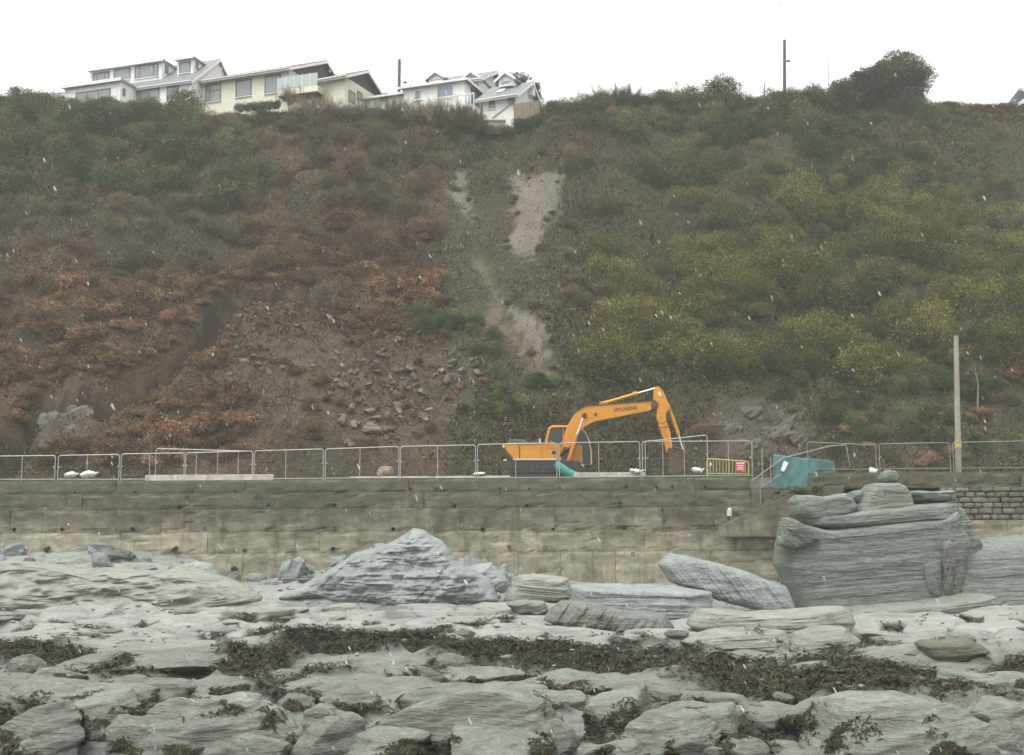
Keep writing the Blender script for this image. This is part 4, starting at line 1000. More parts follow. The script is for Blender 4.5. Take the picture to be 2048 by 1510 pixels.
# pale container hanging on the wall face
M_pale_p = simple('pale_plastic', (0.55, 0.60, 0.55), 0.35, 0.15)
p = at(1459, 1023, WALL_Y - 0.3); o = MB().tube([(0, 0, -0.2), (0, 0, -0.17), (0, 0, 0.08)], 0.12, 12).tube([(0, 0, 0.08), (0, 0, 0.17)], 0.11, 12, r1=0.04).build('plastic_container', M_pale_p); o.location = p; o.rotation_euler = (0, 0.1, 0)
MB().tube([(0, 0, 0.17), (-0.02, 0.02, 0.42)], 0.012, 5).build('cord', M_galv, o)
tag(o, 'pale plastic container hanging on the wall beside the steps', 'container')

# wooden pole on the promenade
M_pole = simple('grey_pole_wood', (0.34, 0.315, 0.26), 0.85, 0.2, 2.5, bumps=0.3)
PY = WALL_Y + 1.3
b0, t0 = at(1917, 946, PY), at(1912, 672, PY)
pole = empty('wooden_pole', b0); tag(pole, 'bare grey wooden pole with a yellow band behind the right fence', 'pole')
MB().tube([(0, 0, -0.2), tuple((t0 - b0) * 0.5), tuple(t0 - b0)], 0.145, 12, r1=0.105).build('shaft', M_pole, pole)
q = (t0 - b0) * 0.2; MB().tube([tuple(q + Vector((0, 0, -0.11))), tuple(q + Vector((0, 0, 0.11)))], 0.148, 14).build('yellow_band', simple('yellow_band', (0.62, 0.52, 0.12), 0.6), pole)
MB().tube([tuple((t0 - b0) * 0.93), tuple(at(1875, 740, PY + 3) - b0), tuple(at(1835, 808, PY + 6) - b0)], 0.008, 4).build('stay_wire', M_wire, pole)

# ================================================================== EXCAVATOR
M_or = simple('orange_paint', (0.66, 0.275, 0.022), 0.42, 0.10, 3.0, wear=((0.28, 0.15, 0.06), 3.2, 0.57), coat=0.1)
M_or2 = simple('orange_dull', (0.60, 0.24, 0.03), 0.5, 0.15, 4.0, wear=((0.17, 0.10, 0.05), 4.0, 0.54))
M_blk = simple('dark_steel', (0.03, 0.032, 0.032), 0.6, 0.3, 4.0, wear=((0.10, 0.075, 0.05), 5.0, 0.62))
M_slate_p = simple('dark_grey_cowling', (0.085, 0.095, 0.105), 0.5, 0.2, 5.0)
M_grease = simple('greasy_steel', (0.10, 0.06, 0.035), 0.6, 0.35, 6.0)
M_rod = simple('chrome_rod', (0.80, 0.80, 0.80), 0.22, 0.05, 9.0, metal=0.6)
M_track = simple('track_steel', (0.055, 0.045, 0.035), 0.8, 0.35, 6.0, bumps=0.3)
M_stripe = simple('pale_stripe', (0.62, 0.56, 0.50), 0.5, 0.15)
def glass_mat(name, col, rough=0.06):
    m, nt, b = new_mat(name); b.inputs['Base Color'].default_value = (*col, 1); b.inputs['Roughness'].default_value = rough
    b.inputs['Specular IOR Level'].default_value = 0.8
    v = worldpos(nt); n = noise_node(nt, v, 1.2, 3); bump(nt, b, n.outputs['Fac'], 0.03, 0.05); return m
M_glass = glass_mat('cab_glass', (0.028, 0.045, 0.042))
NY, FYY = 56.9, 59.6                   # near and far side of the upper body
BYc = 58.1                             # centre plane of boom and arm
ex = empty('excavator', Vector((at(1085, 940, BYc).x, BYc, PROM_Z)))
tag(ex, 'orange tracked excavator with raised boom parked behind the fence', 'excavator')
def ep(px, py, Y): return at(px, py, Y) - ex.location
def eprism(name, pts, Y, depth, mat, parent=None, bevel=0.0):
    o = MB().prism([ep(px, py, Y) for px, py in pts], (0, depth, 0)).build(name, mat, parent or ex, bevel); return o
# tracks
for Yt in (NY - 0.05, FYY - 0.55):
    a, b = ep(1000, 925, Yt), ep(1172, 925, Yt); r = (a.z) / 2 + 0.02; z = r; cxs = []
    n = 9; pts = [(b.x - r + r * math.sin(math.pi * k / n), Yt - ex.location.y, z + r * math.cos(math.pi * k / n)) for k in range(n + 1)] + [(a.x + r - r * math.sin(math.pi * k / n), Yt - ex.location.y, z - r * math.cos(math.pi * k / n)) for k in range(n + 1)]
    tr = MB().prism(pts, (0, 0.55, 0)).build('track', M_track, ex, 0.02)
    L_ = b.x - a.x
    for k in range(18):
        xx = a.x + r + (L_ - 2 * r) * k / 17
        MB().box(xx - 0.035, xx + 0.035, Yt - ex.location.y - 0.01, Yt - ex.location.y + 0.56, 2 * r, 2 * r + 0.03).build('track_shoe', M_track, tr)
    MB().box(a.x + 0.5, b.x - 0.5, Yt - ex.location.y - 0.03, Yt - ex.location.y + 0.3, z - 0.12, z + 0.14).build('track_frame', M_blk, tr, 0.02)
MB().tube([(0, 0.15, 0.5), (0, 0.15, ep(1085, 920, BYc).z + 0.02)], 0.7, 24).build('slew_ring', M_blk, ex)
# upper works
eprism('body_side', [(1040,889),(1092,888),(1093,900),(1112,901),(1113,919),(1040,919)], NY, 0.75, M_or, None, 0.03)
eprism('engine_bay', [(1022,886),(1100,886),(1100,917),(1030,917)], NY + 0.7, 1.9, M_or2, None, 0.03)
cw = eprism('counterweight', [(1008,889),(1013,887),(1040,887),(1040,919),(1027,919),(1022,912),(1012,900)], NY + 0.0, FYY - NY, M_or, None, 0.05)
a = ep(1008, 893, NY - 0.05); MB().tube([(a.x - 0.02, a.y, a.z - 0.05), (a.x - 0.02, a.y, a.z + 0.1)], 0.05, 8).build('lamp', M_stripe, cw)
eprism('lower_skirt', [(1025,917.2),(1113,917.2),(1112,920.5),(1027,920.5)], NY - 0.03, 0.5, M_stripe, None, 0.01)
eprism('underframe', [(1008,912),(1026,919.5),(1150,921),(1150,929),(1030,929),(1012,922)], NY + 0.25, 2.2, M_blk, None, 0.03)
eprism('number_plate', [(1007,918),(1014,918),(1014,922),(1007,922)], NY + 0.2, 0.03, M_stripe)
eprism('side_seam', [(1038.6,890),(1039.6,890),(1039.6,917),(1038.6,917)], NY - 0.012, 0.05, M_blk)
eprism('side_seam', [(1082,890),(1082.7,890),(1082.7,917),(1082,917)], NY - 0.012, 0.05, M_grease)
eprism('vent_grille', [(1104,901.5),(1112,901.5),(1112,908.5),(1104,908.5)], NY - 0.015, 0.1, M_blk)
eprism('engine_hood', [(1015,885.5),(1018,879),(1040,878),(1052,881),(1056,885.8)], NY + 0.6, 1.6, M_slate_p, None, 0.04)
eprism('top_deck', [(1056,885.8),(1058,882.5),(1076,883),(1078,886)], NY + 0.5, 1.2, M_blk, None, 0.02)
eprism('deck_edge', [(1012,886),(1092,885.4),(1092,888.6),(1012,889.2)], NY - 0.03, 0.7, simple('faded_yellow', (0.66, 0.46, 0.16), 0.5), None, 0.02)
a = ep(1079.5, 885, NY + 0.9); MB().tube([(a.x, a.y, a.z - 0.1), (a.x, a.y, a.z + 0.19)], 0.045, 8).build('exhaust_pipe', M_stripe, ex)
# cab on the far side
CYn = 58.55
cab = eprism('cab', [(1091,928),(1091,886),(1146,889),(1164,889),(1165,928)], CYn, 1.05, M_or, None, 0.03)
def cab_frame(pts, w):
    mb = MB(); mb.tube(rounded([ep(px, py, CYn + 0.04) for px, py in pts], 0.12, 4), w, 6); return mb.build('pillar', M_or, cab)
cab_frame([(1092,892),(1093,880),(1099,857),(1105,853.5),(1135,853.5),(1160,854)], 0.075)
MB().tube(rounded([ep(px, py, CYn + 1.0) for px, py in [(1094,890),(1100,856),(1106,853),(1160,854),(1174,872),(1182,900),(1183,929)]], 0.12, 4), 0.05, 6).build('pillar', M_or2, cab)
MB().tube(rounded([ep(px, py, CYn + 0.05) for px, py in [(1158,854),(1170,862),(1179,884),(1182,905),(1182,929)]], 0.12, 4), 0.03, 6).build('pillar', M_stripe, cab)
MB().prism([ep(*q, CYn) for q in [(1099,853.5),(1102,851.5),(1150,851.5),(1163,855),(1099,856)]], (0, 1.05, 0)).build('cab_roof', M_or, cab, 0.03)
eprism('side_glass', [(1096,889),(1099,864),(1104,857),(1158,857),(1168,865),(1176,886),(1180,926),(1165,928),(1164,889)], CYn + 0.06, 0.9, M_glass, cab)
MB().tube([ep(1127, 856, CYn + 0.03), ep(1126, 889, CYn + 0.03)], 0.035, 6).build('pillar', M_or2, cab)
# boom
boom = eprism('boom', [(1128,903),(1126,884),(1129,868),(1135,852),(1143,837),(1154,823),(1164,815.5),(1174,811.5),(1240,806.5),(1300,802),(1312,801),(1316,808),(1311,816),(1298,821.5),(1240,833),(1198,841),(1184,845),(1172,852),(1161,861),(1155,875),(1149,895),(1143,925),(1132,925)], BYc - 0.22, 0.44, M_or, None, 0.02)
eprism('boom_top_plate', [(1154,822.2),(1164,814.6),(1174,810.6),(1240,805.6),(1300,801),(1311,800.2),(1312,801.6),(1300,802.4),(1240,807),(1174,812),(1164,816),(1154,823.6)], BYc - 0.26, 0.52, M_grease, boom)
eprism('boom_foot', [(1122,905),(1128,893),(1150,897),(1147,906),(1141,914),(1138,926),(1124,926)], BYc - 0.30, 0.6, M_grease, boom, 0.03)
for px, py, r in ((1169, 831, 0.13), (1191, 829, 0.07), (1309, 808, 0.15), (1137, 920, 0.14)):
    a = ep(px, py, BYc - 0.25); MB().tube([(a.x, a.y - 0.03, a.z), (a.x, a.y + 0.5, a.z)], r, 14).build('pin_boss', M_grease, boom)
eprism('boom_nose', [(1302,806),(1312,801),(1318,809),(1312,818),(1303,819)], BYc - 0.25, 0.5, M_grease, boom, 0.02)
# boom rams, one each side
for s, nm in ((-1, 'near'), (1, 'far')):
    Yc = BYc + s * 0.42
    MB().tube([ep(1137, 922, Yc), ep(1153.5, 869, Yc)], 0.095, 10).build('boom_ram', M_or2, ex)
    MB().tube([ep(1153, 871, Yc), ep(1166, 836, Yc)], 0.045, 8).build('ram_rod', M_rod, ex)
# hydraulic lines over the boom foot
for k in range(3):
    MB().tube(rounded([ep(1150 + k, 872, BYc - 0.28), ep(1146 + 2*k, 890, BYc - 0.36), ep(1128 + 3*k, 902, BYc - 0.4), ep(1120 + k, 912, BYc - 0.3)], 0.3, 5), 0.03, 6).build('hydraulic_hose', M_blk, ex)
# arm ram on top of the boom
eprism('ram_bracket', [(1196,810),(1201,803.5),(1210,803),(1215,808.5)], BYc - 0.1, 0.2, M_or2, boom, 0.01)
MB().tube([ep(1202, 807, BYc), ep(1218, 803.5, BYc), ep(1274, 787, BYc)], 0.085, 10).build('arm_ram', M_or, ex)
MB().tube([ep(1266, 789.3, BYc), ep(1275, 786.7, BYc)], 0.115, 10).build('ram_collar', M_or2, ex)
MB().tube([ep(1272, 787.4, BYc), ep(1310, 776.5, BYc)], 0.042, 8).build('ram_rod', M_rod, ex)
# arm
arm = eprism('arm', [(1308,778),(1311,773.5),(1317,772.5),(1325,780),(1330,790),(1334,800),(1340,811),(1338,818),(1332,826),(1332,840),(1337,851),(1341,866),(1345,892),(1343,905),(1334,905),(1328,879),(1319,856),(1313,834),(1314,815),(1311,802),(1307,800)], BYc - 0.18, 0.36, M_or, None, 0.02)
eprism('arm_band', [(1315,843.2),(1320,845.2),(1326,845.4),(1332.6,842.6),(1333,844),(1326,847),(1320,846.6),(1315.5,844.8)], BYc - 0.20, 0.4, M_grease, arm)
eprism('arm_band', [(1318,854.6),(1332,853.2),(1337,851),(1337.6,852.4),(1332,854.8),(1318.6,856)], BYc - 0.20, 0.4, M_grease, arm)
eprism('arm_recess', [(1322,858),(1329,857),(1334,868),(1338,892),(1335,893),(1331,876)], BYc - 0.19, 0.1, M_or2, arm)
eprism('sticker', [(1315,784),(1319,782),(1323,790),(1319,792.5)], BYc - 0.186, 0.02, M_white, arm)
a = ep(1340, 900, BYc - 0.24); MB().tube([(a.x, a.y, a.z), (a.x, a.y + 0.48, a.z)], 0.12, 12).build('pin_boss', M_grease, arm)
# bucket ram, links and bucket
eprism('ram_bracket', [(1333,812),(1340,809),(1342,818),(1338,822)], BYc - 0.1, 0.2, M_or2, arm, 0.01)
MB().tube([ep(1338.5, 817, BYc), ep(1357, 868.5, BYc)], 0.085, 10).build('bucket_ram', M_or, ex)
for f in (0.25, 0.52, 0.96):
    a, b = ep(1338.5, 817, BYc), ep(1357, 868.5, BYc); MB().tube([a.lerp(b, f - 0.02), a.lerp(b, f + 0.02)], 0.105, 10).build('ram_collar', M_or2, ex)
MB().tube([ep(1356.5, 867, BYc), ep(1366, 900, BYc)], 0.042, 8).build('ram_rod', M_rod, ex)
MB().tube([ep(1366, 900, BYc), ep(1343, 893, BYc)], 0.05, 8).build('link', M_grease, ex)
MB().tube([ep(1366, 900, BYc), ep(1357, 914, BYc)], 0.05, 8).build('link', M_grease, ex)
bk = MB(); prof = [(1338,906),(1350,906),(1362,911),(1370,922),(1369,934),(1360,943),(1346,947),(1336,946)]
inn = [(1337,943.5),(1346,944),(1358,940.5),(1366,932.5),(1367,923),(1360,913.5),(1350,909),(1339,909)]
bo = MB().prism([ep(*q, BYc - 0.5) for q in prof + inn], (0, 1.0, 0)).build('bucket', M_grease, ex)
for s in (-0.52, 0.5):
    MB().prism([ep(*q, BYc + s) for q in prof], (0, 0.02, 0)).build('bucket_side', M_grease, bo)
for k in range(5):
    yy = BYc - 0.45 + k * 0.21; MB().prism([ep(1337, 943.5, yy), ep(1337, 947, yy), ep(1330, 943, yy)], (0, 0.08, 0)).build('tooth', M_blk, bo)
# maker's name on the boom
fc = bpy.data.curves.new('lettering', 'FONT'); fc.body = 'HYUNDAI'; fc.size = 0.245; fc.extrude = 0.004; fc.align_x = 'CENTER'; fc.align_y = 'CENTER'; fc.offset = 0.006; fc.space_character = 1.05
fo = bpy.data.objects.new('tmp_lettering', fc); COL.objects.link(fo)
bpy.context.view_layer.update()
tm = bpy.data.meshes.new_from_object(fo.evaluated_get(bpy.context.evaluated_depsgraph_get())); bpy.data.objects.remove(fo); tm.name = 'lettering'
tm.materials.clear(); tm.materials.append(simple('lettering_brown', (0.09, 0.05, 0.03), 0.5))
lt = link('lettering', tm, boom, ep(1251, 818, BYc - 0.228), (math.pi / 2, math.radians(-6.5), 0)); tag(lt, 'dark capital lettering on the boom side')
lt.scale = (1.0 , 1.0, 1.0)

# ================================================================== HOUSES ON THE CLIFF TOP
M_wht = simple('white_render', (0.85, 0.85, 0.84), 0.85, 0.06, 1.2, bumps=0.15, wear=((0.60, 0.60, 0.56), 1.2, 0.66))
M_crm = simple('cream_render', (0.76, 0.73, 0.60), 0.85, 0.06, 1.2, bumps=0.15, wear=((0.60, 0.57, 0.45), 1.2, 0.66))
M_trim = simple('white_trim', (0.80, 0.80, 0.80), 0.5, 0.05)
M_slt = simple('roof_slate', (0.20, 0.22, 0.23), 0.6, 0.25, 5.0, bumps=0.4)
M_tile = simple('brown_roof_tile', (0.16, 0.10, 0.085), 0.8, 0.25, 5.0, bumps=0.4)
M_board = simple('brown_boarding', (0.085, 0.06, 0.055), 0.8, 0.25, 3.0, bumps=0.3)
M_felt = simple('grey_flat_roof', (0.42, 0.43, 0.43), 0.8, 0.15, 2.0)
M_pane = glass_mat('window_glass', (0.26, 0.28, 0.295), 0.05)
M_bluegl = glass_mat('blue_window_glass', (0.20, 0.27, 0.34), 0.05)
M_frame_d = simple('dark_window_frame', (0.13, 0.125, 0.12), 0.5, 0.1)
M_deckgl = glass_mat('balustrade_glass', (0.42, 0.50, 0.48), 0.1)
M_door = simple('brown_door', (0.22, 0.16, 0.11), 0.6, 0.15)

class House:
    """local frame: x along the facade to the right, y into the house, z up"""
    def __init__(s, name, label, eL, eR, YR, drop):
        R_ = at(*eR, YR); Ys = np.linspace(YR - 15, YR + 40, 4000); d = ray(*eL)
        zz = EYE.z + d.z * Ys / d.y; YL = float(Ys[int(np.argmin(abs(zz - R_.z)))]); L_ = at(*eL, YL)
        s.yaw = math.atan2(L_.y - R_.y, L_.x - R_.x) + math.pi; s.len = math.hypot(L_.x - R_.x, L_.y - R_.y)
        s.O = Vector((R_.x, R_.y, R_.z - drop)); s.we = drop
        s.root = empty(name, s.O, s.yaw); tag(s.root, label, 'house')
        s.u = Vector((math.cos(s.yaw), math.sin(s.yaw), 0)); s.v = Vector((-math.sin(s.yaw), math.cos(s.yaw), 0))
    def front(s, px, py, v0=0.0):
        d = ray(px, py); p0 = s.O + s.v * v0; t = (p0 - EYE).dot(s.v) / d.dot(s.v); q = EYE + d * t - s.O
        return q.dot(s.u), q.z
    def side(s, px, py, u0=0.0):
        d = ray(px, py); p0 = s.O + s.u * u0; t = (p0 - EYE).dot(s.u) / d.dot(s.u); q = EYE + d * t - s.O
        return q.dot(s.v), q.z
    def window(s, x0, y0, x1, y1, v0=0.0, mull=(), frame=None, glass=None, fw=0.07, name='window', trans=None):
        xm, ym = (x0 + x1) / 2, (y0 + y1) / 2
        u0, u1 = s.front(x0, ym, v0)[0], s.front(x1, ym, v0)[0]; w1, w0 = s.front(xm, y0, v0)[1], s.front(xm, y1, v0)[1]
        mb = MB(); f = frame or M_frame_d; a, b = v0 - 0.06, v0 + 0.01
        mb.box(u0, u1, a, b, w1 - fw, w1).box(u0, u1, a, b, w0, w0 + fw).box(u0, u0 + fw, a, b, w0 + fw, w1 - fw).box(u1 - fw, u1, a, b, w0 + fw, w1 - fw)
        for m_ in mull: c = u0 + (u1 - u0) * m_; mb.box(c - fw * 0.4, c + fw * 0.4, a + 0.005, b, w0 + fw, w1 - fw)
        if trans: c = w0 + (w1 - w0) * trans; mb.box(u0 + fw, u1 - fw, a + 0.01, b, c - fw * 0.35, c + fw * 0.35)
        w = mb.build(name, f, s.root)
        MB().box(u0 + fw, u1 - fw, v0 - 0.025, v0 - 0.004, w0 + fw, w1 - fw).build('pane', glass or M_pane, w)
        MB().box(u0 - 0.06, u1 + 0.06, v0 - 0.11, v0 - 0.002, w0 - 0.07, w0 - 0.003).build('sill', M_trim, w)
        return w
    def swindow(s, x0, y0, x1, y1, u0=0.0, frame=None, glass=None, fw=0.06, name='window'):
        ym, xm = (y0 + y1) / 2, (x0 + x1) / 2
        v0, v1 = s.side(x0, ym, u0)[0], s.side(x1, ym, u0)[0]; w1, w0 = s.side(xm, y0, u0)[1], s.side(xm, y1, u0)[1]
        a, b = u0 - 0.01, u0 + 0.06
        w = MB().box(a, b, v0, v1, w1 - fw, w1).box(a, b, v0, v1, w0, w0 + fw).box(a, b, v0, v0 + fw, w0 + fw, w1 - fw).box(a, b, v1 - fw, v1, w0 + fw, w1 - fw).build(name, frame or M_frame_d, s.root)
        MB().box(u0 + 0.004, u0 + 0.025, v0 + fw, v1 - fw, w0 + fw, w1 - fw).build('pane', glass or M_pane, w); return w
    def box(s, name, mat, x0, x1, y0, y1, z0, z1, bevel=0.0, parent=None):
        return MB().box(x0, x1, y0, y1, z0, z1).build(name, mat, parent or s.root, bevel)
    def gable_roof(s, u0, u1, va, wa, depth, we, mat, oh=0.35, th=0.16, barge=M_trim):
        """ridge along x, eaves at y = 0 and y = depth; returns the roof"""
        sl = (wa - we) / va; e0 = (-oh, we - oh * sl); sl2 = (wa - we) / (depth - va); e1 = (depth + oh, we - oh * sl2)
        mb = MB()
        for (ya, za), (yb_, zb_) in (((e0[0], e0[1]), (va, wa)), ((va, wa), (e1[0], e1[1]))):
            mb.prism([(u0 - oh, ya, za + 0.02), (u0 - oh, yb_, zb_ + 0.02), (u0 - oh, yb_, zb_ + th), (u0 - oh, ya, za + th)], (u1 - u0 + 2 * oh, 0, 0))
        r = mb.build('roof', mat, s.root)
        if barge:
            for ue in (u0 - oh - 0.04, u1 + oh):
                for (ya, za), (yb_, zb_) in (((e0[0], e0[1]), (va, wa)), ((va, wa), (e1[0], e1[1]))):
                    MB().prism([(ue, ya, za - 0.14), (ue, yb_, zb_ - 0.14), (ue, yb_, zb_ + th * 0.7), (ue, ya, za + th * 0.7)], (0.04, 0, 0)).build('bargeboard', barge, r)
            MB().box(u0 - oh, u1 + oh, e0[0] - 0.05, e0[0] + 0.0, e0[1] - 0.12, e0[1] + 0.08).build('fascia', barge, r)
            MB().tube([(u0 - oh, e0[0] - 0.12, e0[1] + 0.05), (u1 + oh, e0[0] - 0.12, e0[1] + 0.05)], 0.06, 6).build('gutter', barge, r)
        return r

# ---- white house with dormers (far left)
h = House('dormer_house', 'white rendered house with flat dormers and slate roof on the far left', (262, 178), (383, 161.5), 98.0, 3.0)
va, wa = h.side(437, 121); D = 2 * va
ul = h.front(196, 160)[0]
h.box('wall', M_wht, ul, 0, 0, D, -3, h.we)
MB().prism([(-0.001, 0, h.we), (-0.001, D, h.we), (-0.001, va, wa - 0.02)], (-0.25, 0, 0)).build('gable_wall', M_wht, h.root)
h.gable_roof(ul, 0, va, wa, D, h.we, M_slt, 0.2, 0.14)
d1 = 1.0
def dormer(x0, y0, x1, y1, zb, vfront, wins, lean=0.0, side_win=None, nm='dormer'):
    u0, wt = h.front(x0, y0, vfront); u1, wt2 = h.front(x1, y1, vfront); wt = (wt + wt2) / 2; wb = h.front((x0 + x1) / 2, zb, vfront)[1]
    d = h.box(nm, M_wht, u0, u1, vfront, va, wb - 0.4, wt)
    h.box('dormer_roof', M_felt, u0 - 0.22, u1 + 0.22, vfront - 0.3, va + 0.2, wt + 0.003, wt + 0.13, 0.0, d)
    h.box('fascia', M_trim, u0 - 0.24, u1 + 0.24, vfront - 0.34, vfront - 0.3, wt - 0.08, wt + 0.16, 0.0, d)
    for w in wins: h.window(*w[:4], v0=vfront, mull=w[4] if len(w) > 4 else (), frame=M_frame_d)
    return u1
u1 = dormer(181, 144, 325, 122, 160, d1, [(186,145,219,166,(0.25, 0.72)), (228,137.5,261,160), (270,129.5,317,155,(0.2, 0.8))])
h.swindow(330, 131, 336, 147, u1)
u2 = dormer(355, 120.5, 386, 118, 143, d1 + 0.3, [(359,124,381,146)])
h.swindow(391, 124, 396, 138, u2)
# flat extension in front, left
ve = -2.2; ue0, wt = h.front(130, 177, ve); ue1, _ = h.front(241, 163, ve)
e = h.box('extension', M_wht, ue0, ue1, ve, -0.002, -3, wt)
h.box('extension_roof', M_felt, ue0 - 0.25, ue1 + 0.25, ve - 0.3, 0.2, wt + 0.003, wt + 0.14, 0, e); h.box('fascia', M_trim, ue0 - 0.27, ue1 + 0.27, ve - 0.35, ve - 0.3, wt - 0.1, wt + 0.17, 0, e)
h.window(152, 181, 221, 205, v0=ve, mull=(0.33, 0.66)); h.swindow(245, 177, 250, 192, ue1)
h.window(262, 172, 319, 202, mull=(0.33, 0.66), name='glass_door'); h.window(334, 171, 358, 200, name='door', mull=(0.5,))

# ---- long cream bungalow with brown gable
def bungalow(name, label, eL, eR, YR, apex, wall, gable, roof, wins, drop=2.6, back=2.0, zb=-3):
    h = House(name, label, eL, eR, YR, drop); va, wa = h.side(*apex); D = va * back
    h.box('wall', wall, -h.len, 0, 0, D, zb, h.we)
    MB().prism([(-0.002, 0.02, h.we + 0.01), (-0.002, D - 0.02, h.we + 0.01), (-0.002, va, wa - 0.04)], (-0.2, 0, 0)).build('gable_boarding', gable, h.root)
    h.gable_roof(-h.len, 0, va, wa, D, h.we, roof, 0.45, 0.16)
    for w in wins: h.window(*w[:4], mull=w[4], trans=w[5] if len(w) > 5 else None)
    h.va, h.wa, h.D = va, wa, D
    return h
h = bungalow('cream_bungalow', 'long cream bungalow with brown boarded gable and glass balcony', (390, 165.5), (578, 137), 96.5, (645, 125), M_crm, M_board, M_tile, [(411,168.5,442,203,(0.28,),0.62), (472,159.5,503,193,()), (530,150.5,562,186,())])
h.swindow(589, 160, 606, 178, 0.0, glass=M_bluegl, name='patio_door')
gu0, gw = h.front(556, 182, -1.6); gu1 = h.front(636, 178, -1.6)[0]
bal = h.box('balcony', M_crm, gu0, gu1, -1.7, -0.01, gw - 0.5, gw)
n = 5
for k in range(n):
    a = gu0 + (gu1 - gu0) * k / n; b = gu0 + (gu1 - gu0) * (k + 1) / n
    h.box('glass_panel', M_deckgl, a + 0.03, b - 0.03, -1.66, -1.645, gw + 0.05, gw + 1.05, 0, bal)
    MB().tube([(a, -1.65, gw), (a, -1.65, gw + 1.1)], 0.025, 6).build('baluster', M_trim, bal)
h2 = bungalow('cream_bungalow', 'lower cream bungalow with brown gable, right of the long bungalow', (640, 161), (690, 152.5), 94.0, (727, 144.5), M_crm, M_board, M_tile, [], 2.4)
h2.swindow(697, 183, 710, 206, 0.0, frame=M_door, name='door'); h2.swindow(714, 184, 724, 200, 0.0)

# ---- hipped white bungalow
h = House('hipped_bungalow', 'white bungalow with hipped grey roof and a blue picture window', (808, 177), (929, 160), 93.0, 2.7)
D = h.side(974, 194)[0]
def hip(u0, u1, y0, y1, we, rise, mat, oh=0.35):
    a, b, c, d = (u0 - oh, y0 - oh, we), (u1 + oh, y0 - oh, we), (u1 + oh, y1 + oh, we), (u0 - oh, y1 + oh, we); m_ = min((y1 - y0) / 2, (u1 - u0) / 2 - 0.2); ym = (y0 + y1) / 2
    e, f = (u0 + m_, ym, we + rise), (u1 - m_, ym, we + rise)
    r = MB().add([a, b, c, d, e, f], [(0, 1, 5, 4), (1, 2, 5), (2, 3, 4, 5), (3, 0, 4), (3, 2, 1, 0)]).build('roof', mat, h.root)
    MB().box(u0 - oh - 0.05, u1 + oh + 0.05, y0 - oh - 0.05, y0 - oh, we - 0.16, we + 0.02).build('fascia', M_trim, r)
    MB().box(u1 + oh + 0.003, u1 + oh + 0.05, y0 - oh + 0.003, y1 + oh, we - 0.16, we + 0.02).build('fascia', M_trim, r)
h.box('wall', M_wht, -h.len, 0, 0, D, -3, h.we); hip(-h.len, 0, 0, D, h.we + 0.02, 1.15, M_slt)
h.window(874, 170.5, 907, 196, glass=M_bluegl, frame=M_trim, fw=0.05); h.window(829, 180.5, 843, 200, frame=M_trim, glass=M_bluegl)
h.swindow(941, 181, 957, 211, 0.0, name='door')
uL = h.front(713, 187)[0]; uR = -h.len - 0.01
h.box('side_wing', M_wht, uL, uR, 0.8, D - 0.3, -3, h.we - 0.12); hip(uL, uR, 0.8, D - 0.3, h.we - 0.1, 0.75, M_slt)
h.window(760, 187, 776, 204, v0=0.8)
gu0, gw = h.front(874, 210, -1.3); gu1 = h.front(948, 214, -1.3)[0]
bal = h.box('terrace', M_wht, gu0, gu1, -1.4, -0.01, gw - 0.9, gw - 0.35)
for k in range(13):
    a = gu0 + (gu1 - gu0) * k / 12; h.box('baluster', M_trim, a - 0.03, a + 0.03, -1.38, -1.3, gw - 0.35, gw + 0.5, 0, bal)
h.box('handrail', M_trim, gu0 - 0.05, gu1 + 0.05, -1.4, -1.28, gw + 0.5, gw + 0.58, 0, bal)

# ---- the white house behind with pointed dormers: built with the right-hand gable house
hd = bungalow('gabled_cottage', 'white gabled cottage with pointed dormers and a satellite dish at the right end', (966, 198), (1031, 188), 92.5, (1056, 168), M_wht, M_wht, M_slt, [(978,202,990,217,())], 2.4, 2.0, -0.25)
def gdormer(px0, px1, ptop, peave, pbot, vf, house, label=None):
    u0, w_ = house.front(px0, peave, vf); u1 = house.front(px1, peave, vf)[0]; wt = house.front((px0 + px1) / 2, ptop, vf)[1]; wb = house.front((px0 + px1) / 2, pbot, vf)[1]; um = (u0 + u1) / 2
    d = MB().prism([(u0, vf, wb), (u1, vf, wb), (u1, vf, w_), (um, vf, wt), (u0, vf, w_)], (0, 3.2, 0)).build('dormer', M_wht, house.root)
    mb = MB()
    for a, b in ((u0 - 0.25, um), (u1 + 0.25, um)): mb.prism([(a, vf - 0.25, w_ - 0.22), (b, vf - 0.25, wt + 0.0), (b, vf - 0.25, wt + 0.16), (a, vf - 0.25, w_ - 0.06)], (0, 3.4, 0))
    r = mb.build('dormer_roof', M_slt, d)
    for a, b in ((u0 - 0.27, um), (u1 + 0.27, um)): MB().prism([(a, vf - 0.29, w_ - 0.30), (b, vf - 0.29, wt - 0.08), (b, vf - 0.29, wt + 0.14), (a, vf - 0.29, w_ - 0.08)], (0, 0.04, 0)).build('bargeboard', M_trim, d)
    house.window(px0 + 4, peave + 1, px1 - 4, pbot - 2, v0=vf - 0.002, frame=M_trim, glass=M_pane)
gdormer(997, 1027, 147, 160, 173, hd.va * 0.55, hd)
u0, w0 = hd.front(989, 183, 0.2); u1, w1 = hd.front(1011, 176, 1.2)
sl = (hd.wa - hd.we) / hd.va; MB().prism([(u0, 0.5, hd.we + 0.5 * sl + 0.2), (u1, 0.5, hd.we + 0.5 * sl + 0.2), (u1, 1.3, hd.we + 1.3 * sl + 0.2), (u0, 1.3, hd.we + 1.3 * sl + 0.2)], (0, -0.03, 0.06)).build('skylight', M_trim, hd.root)
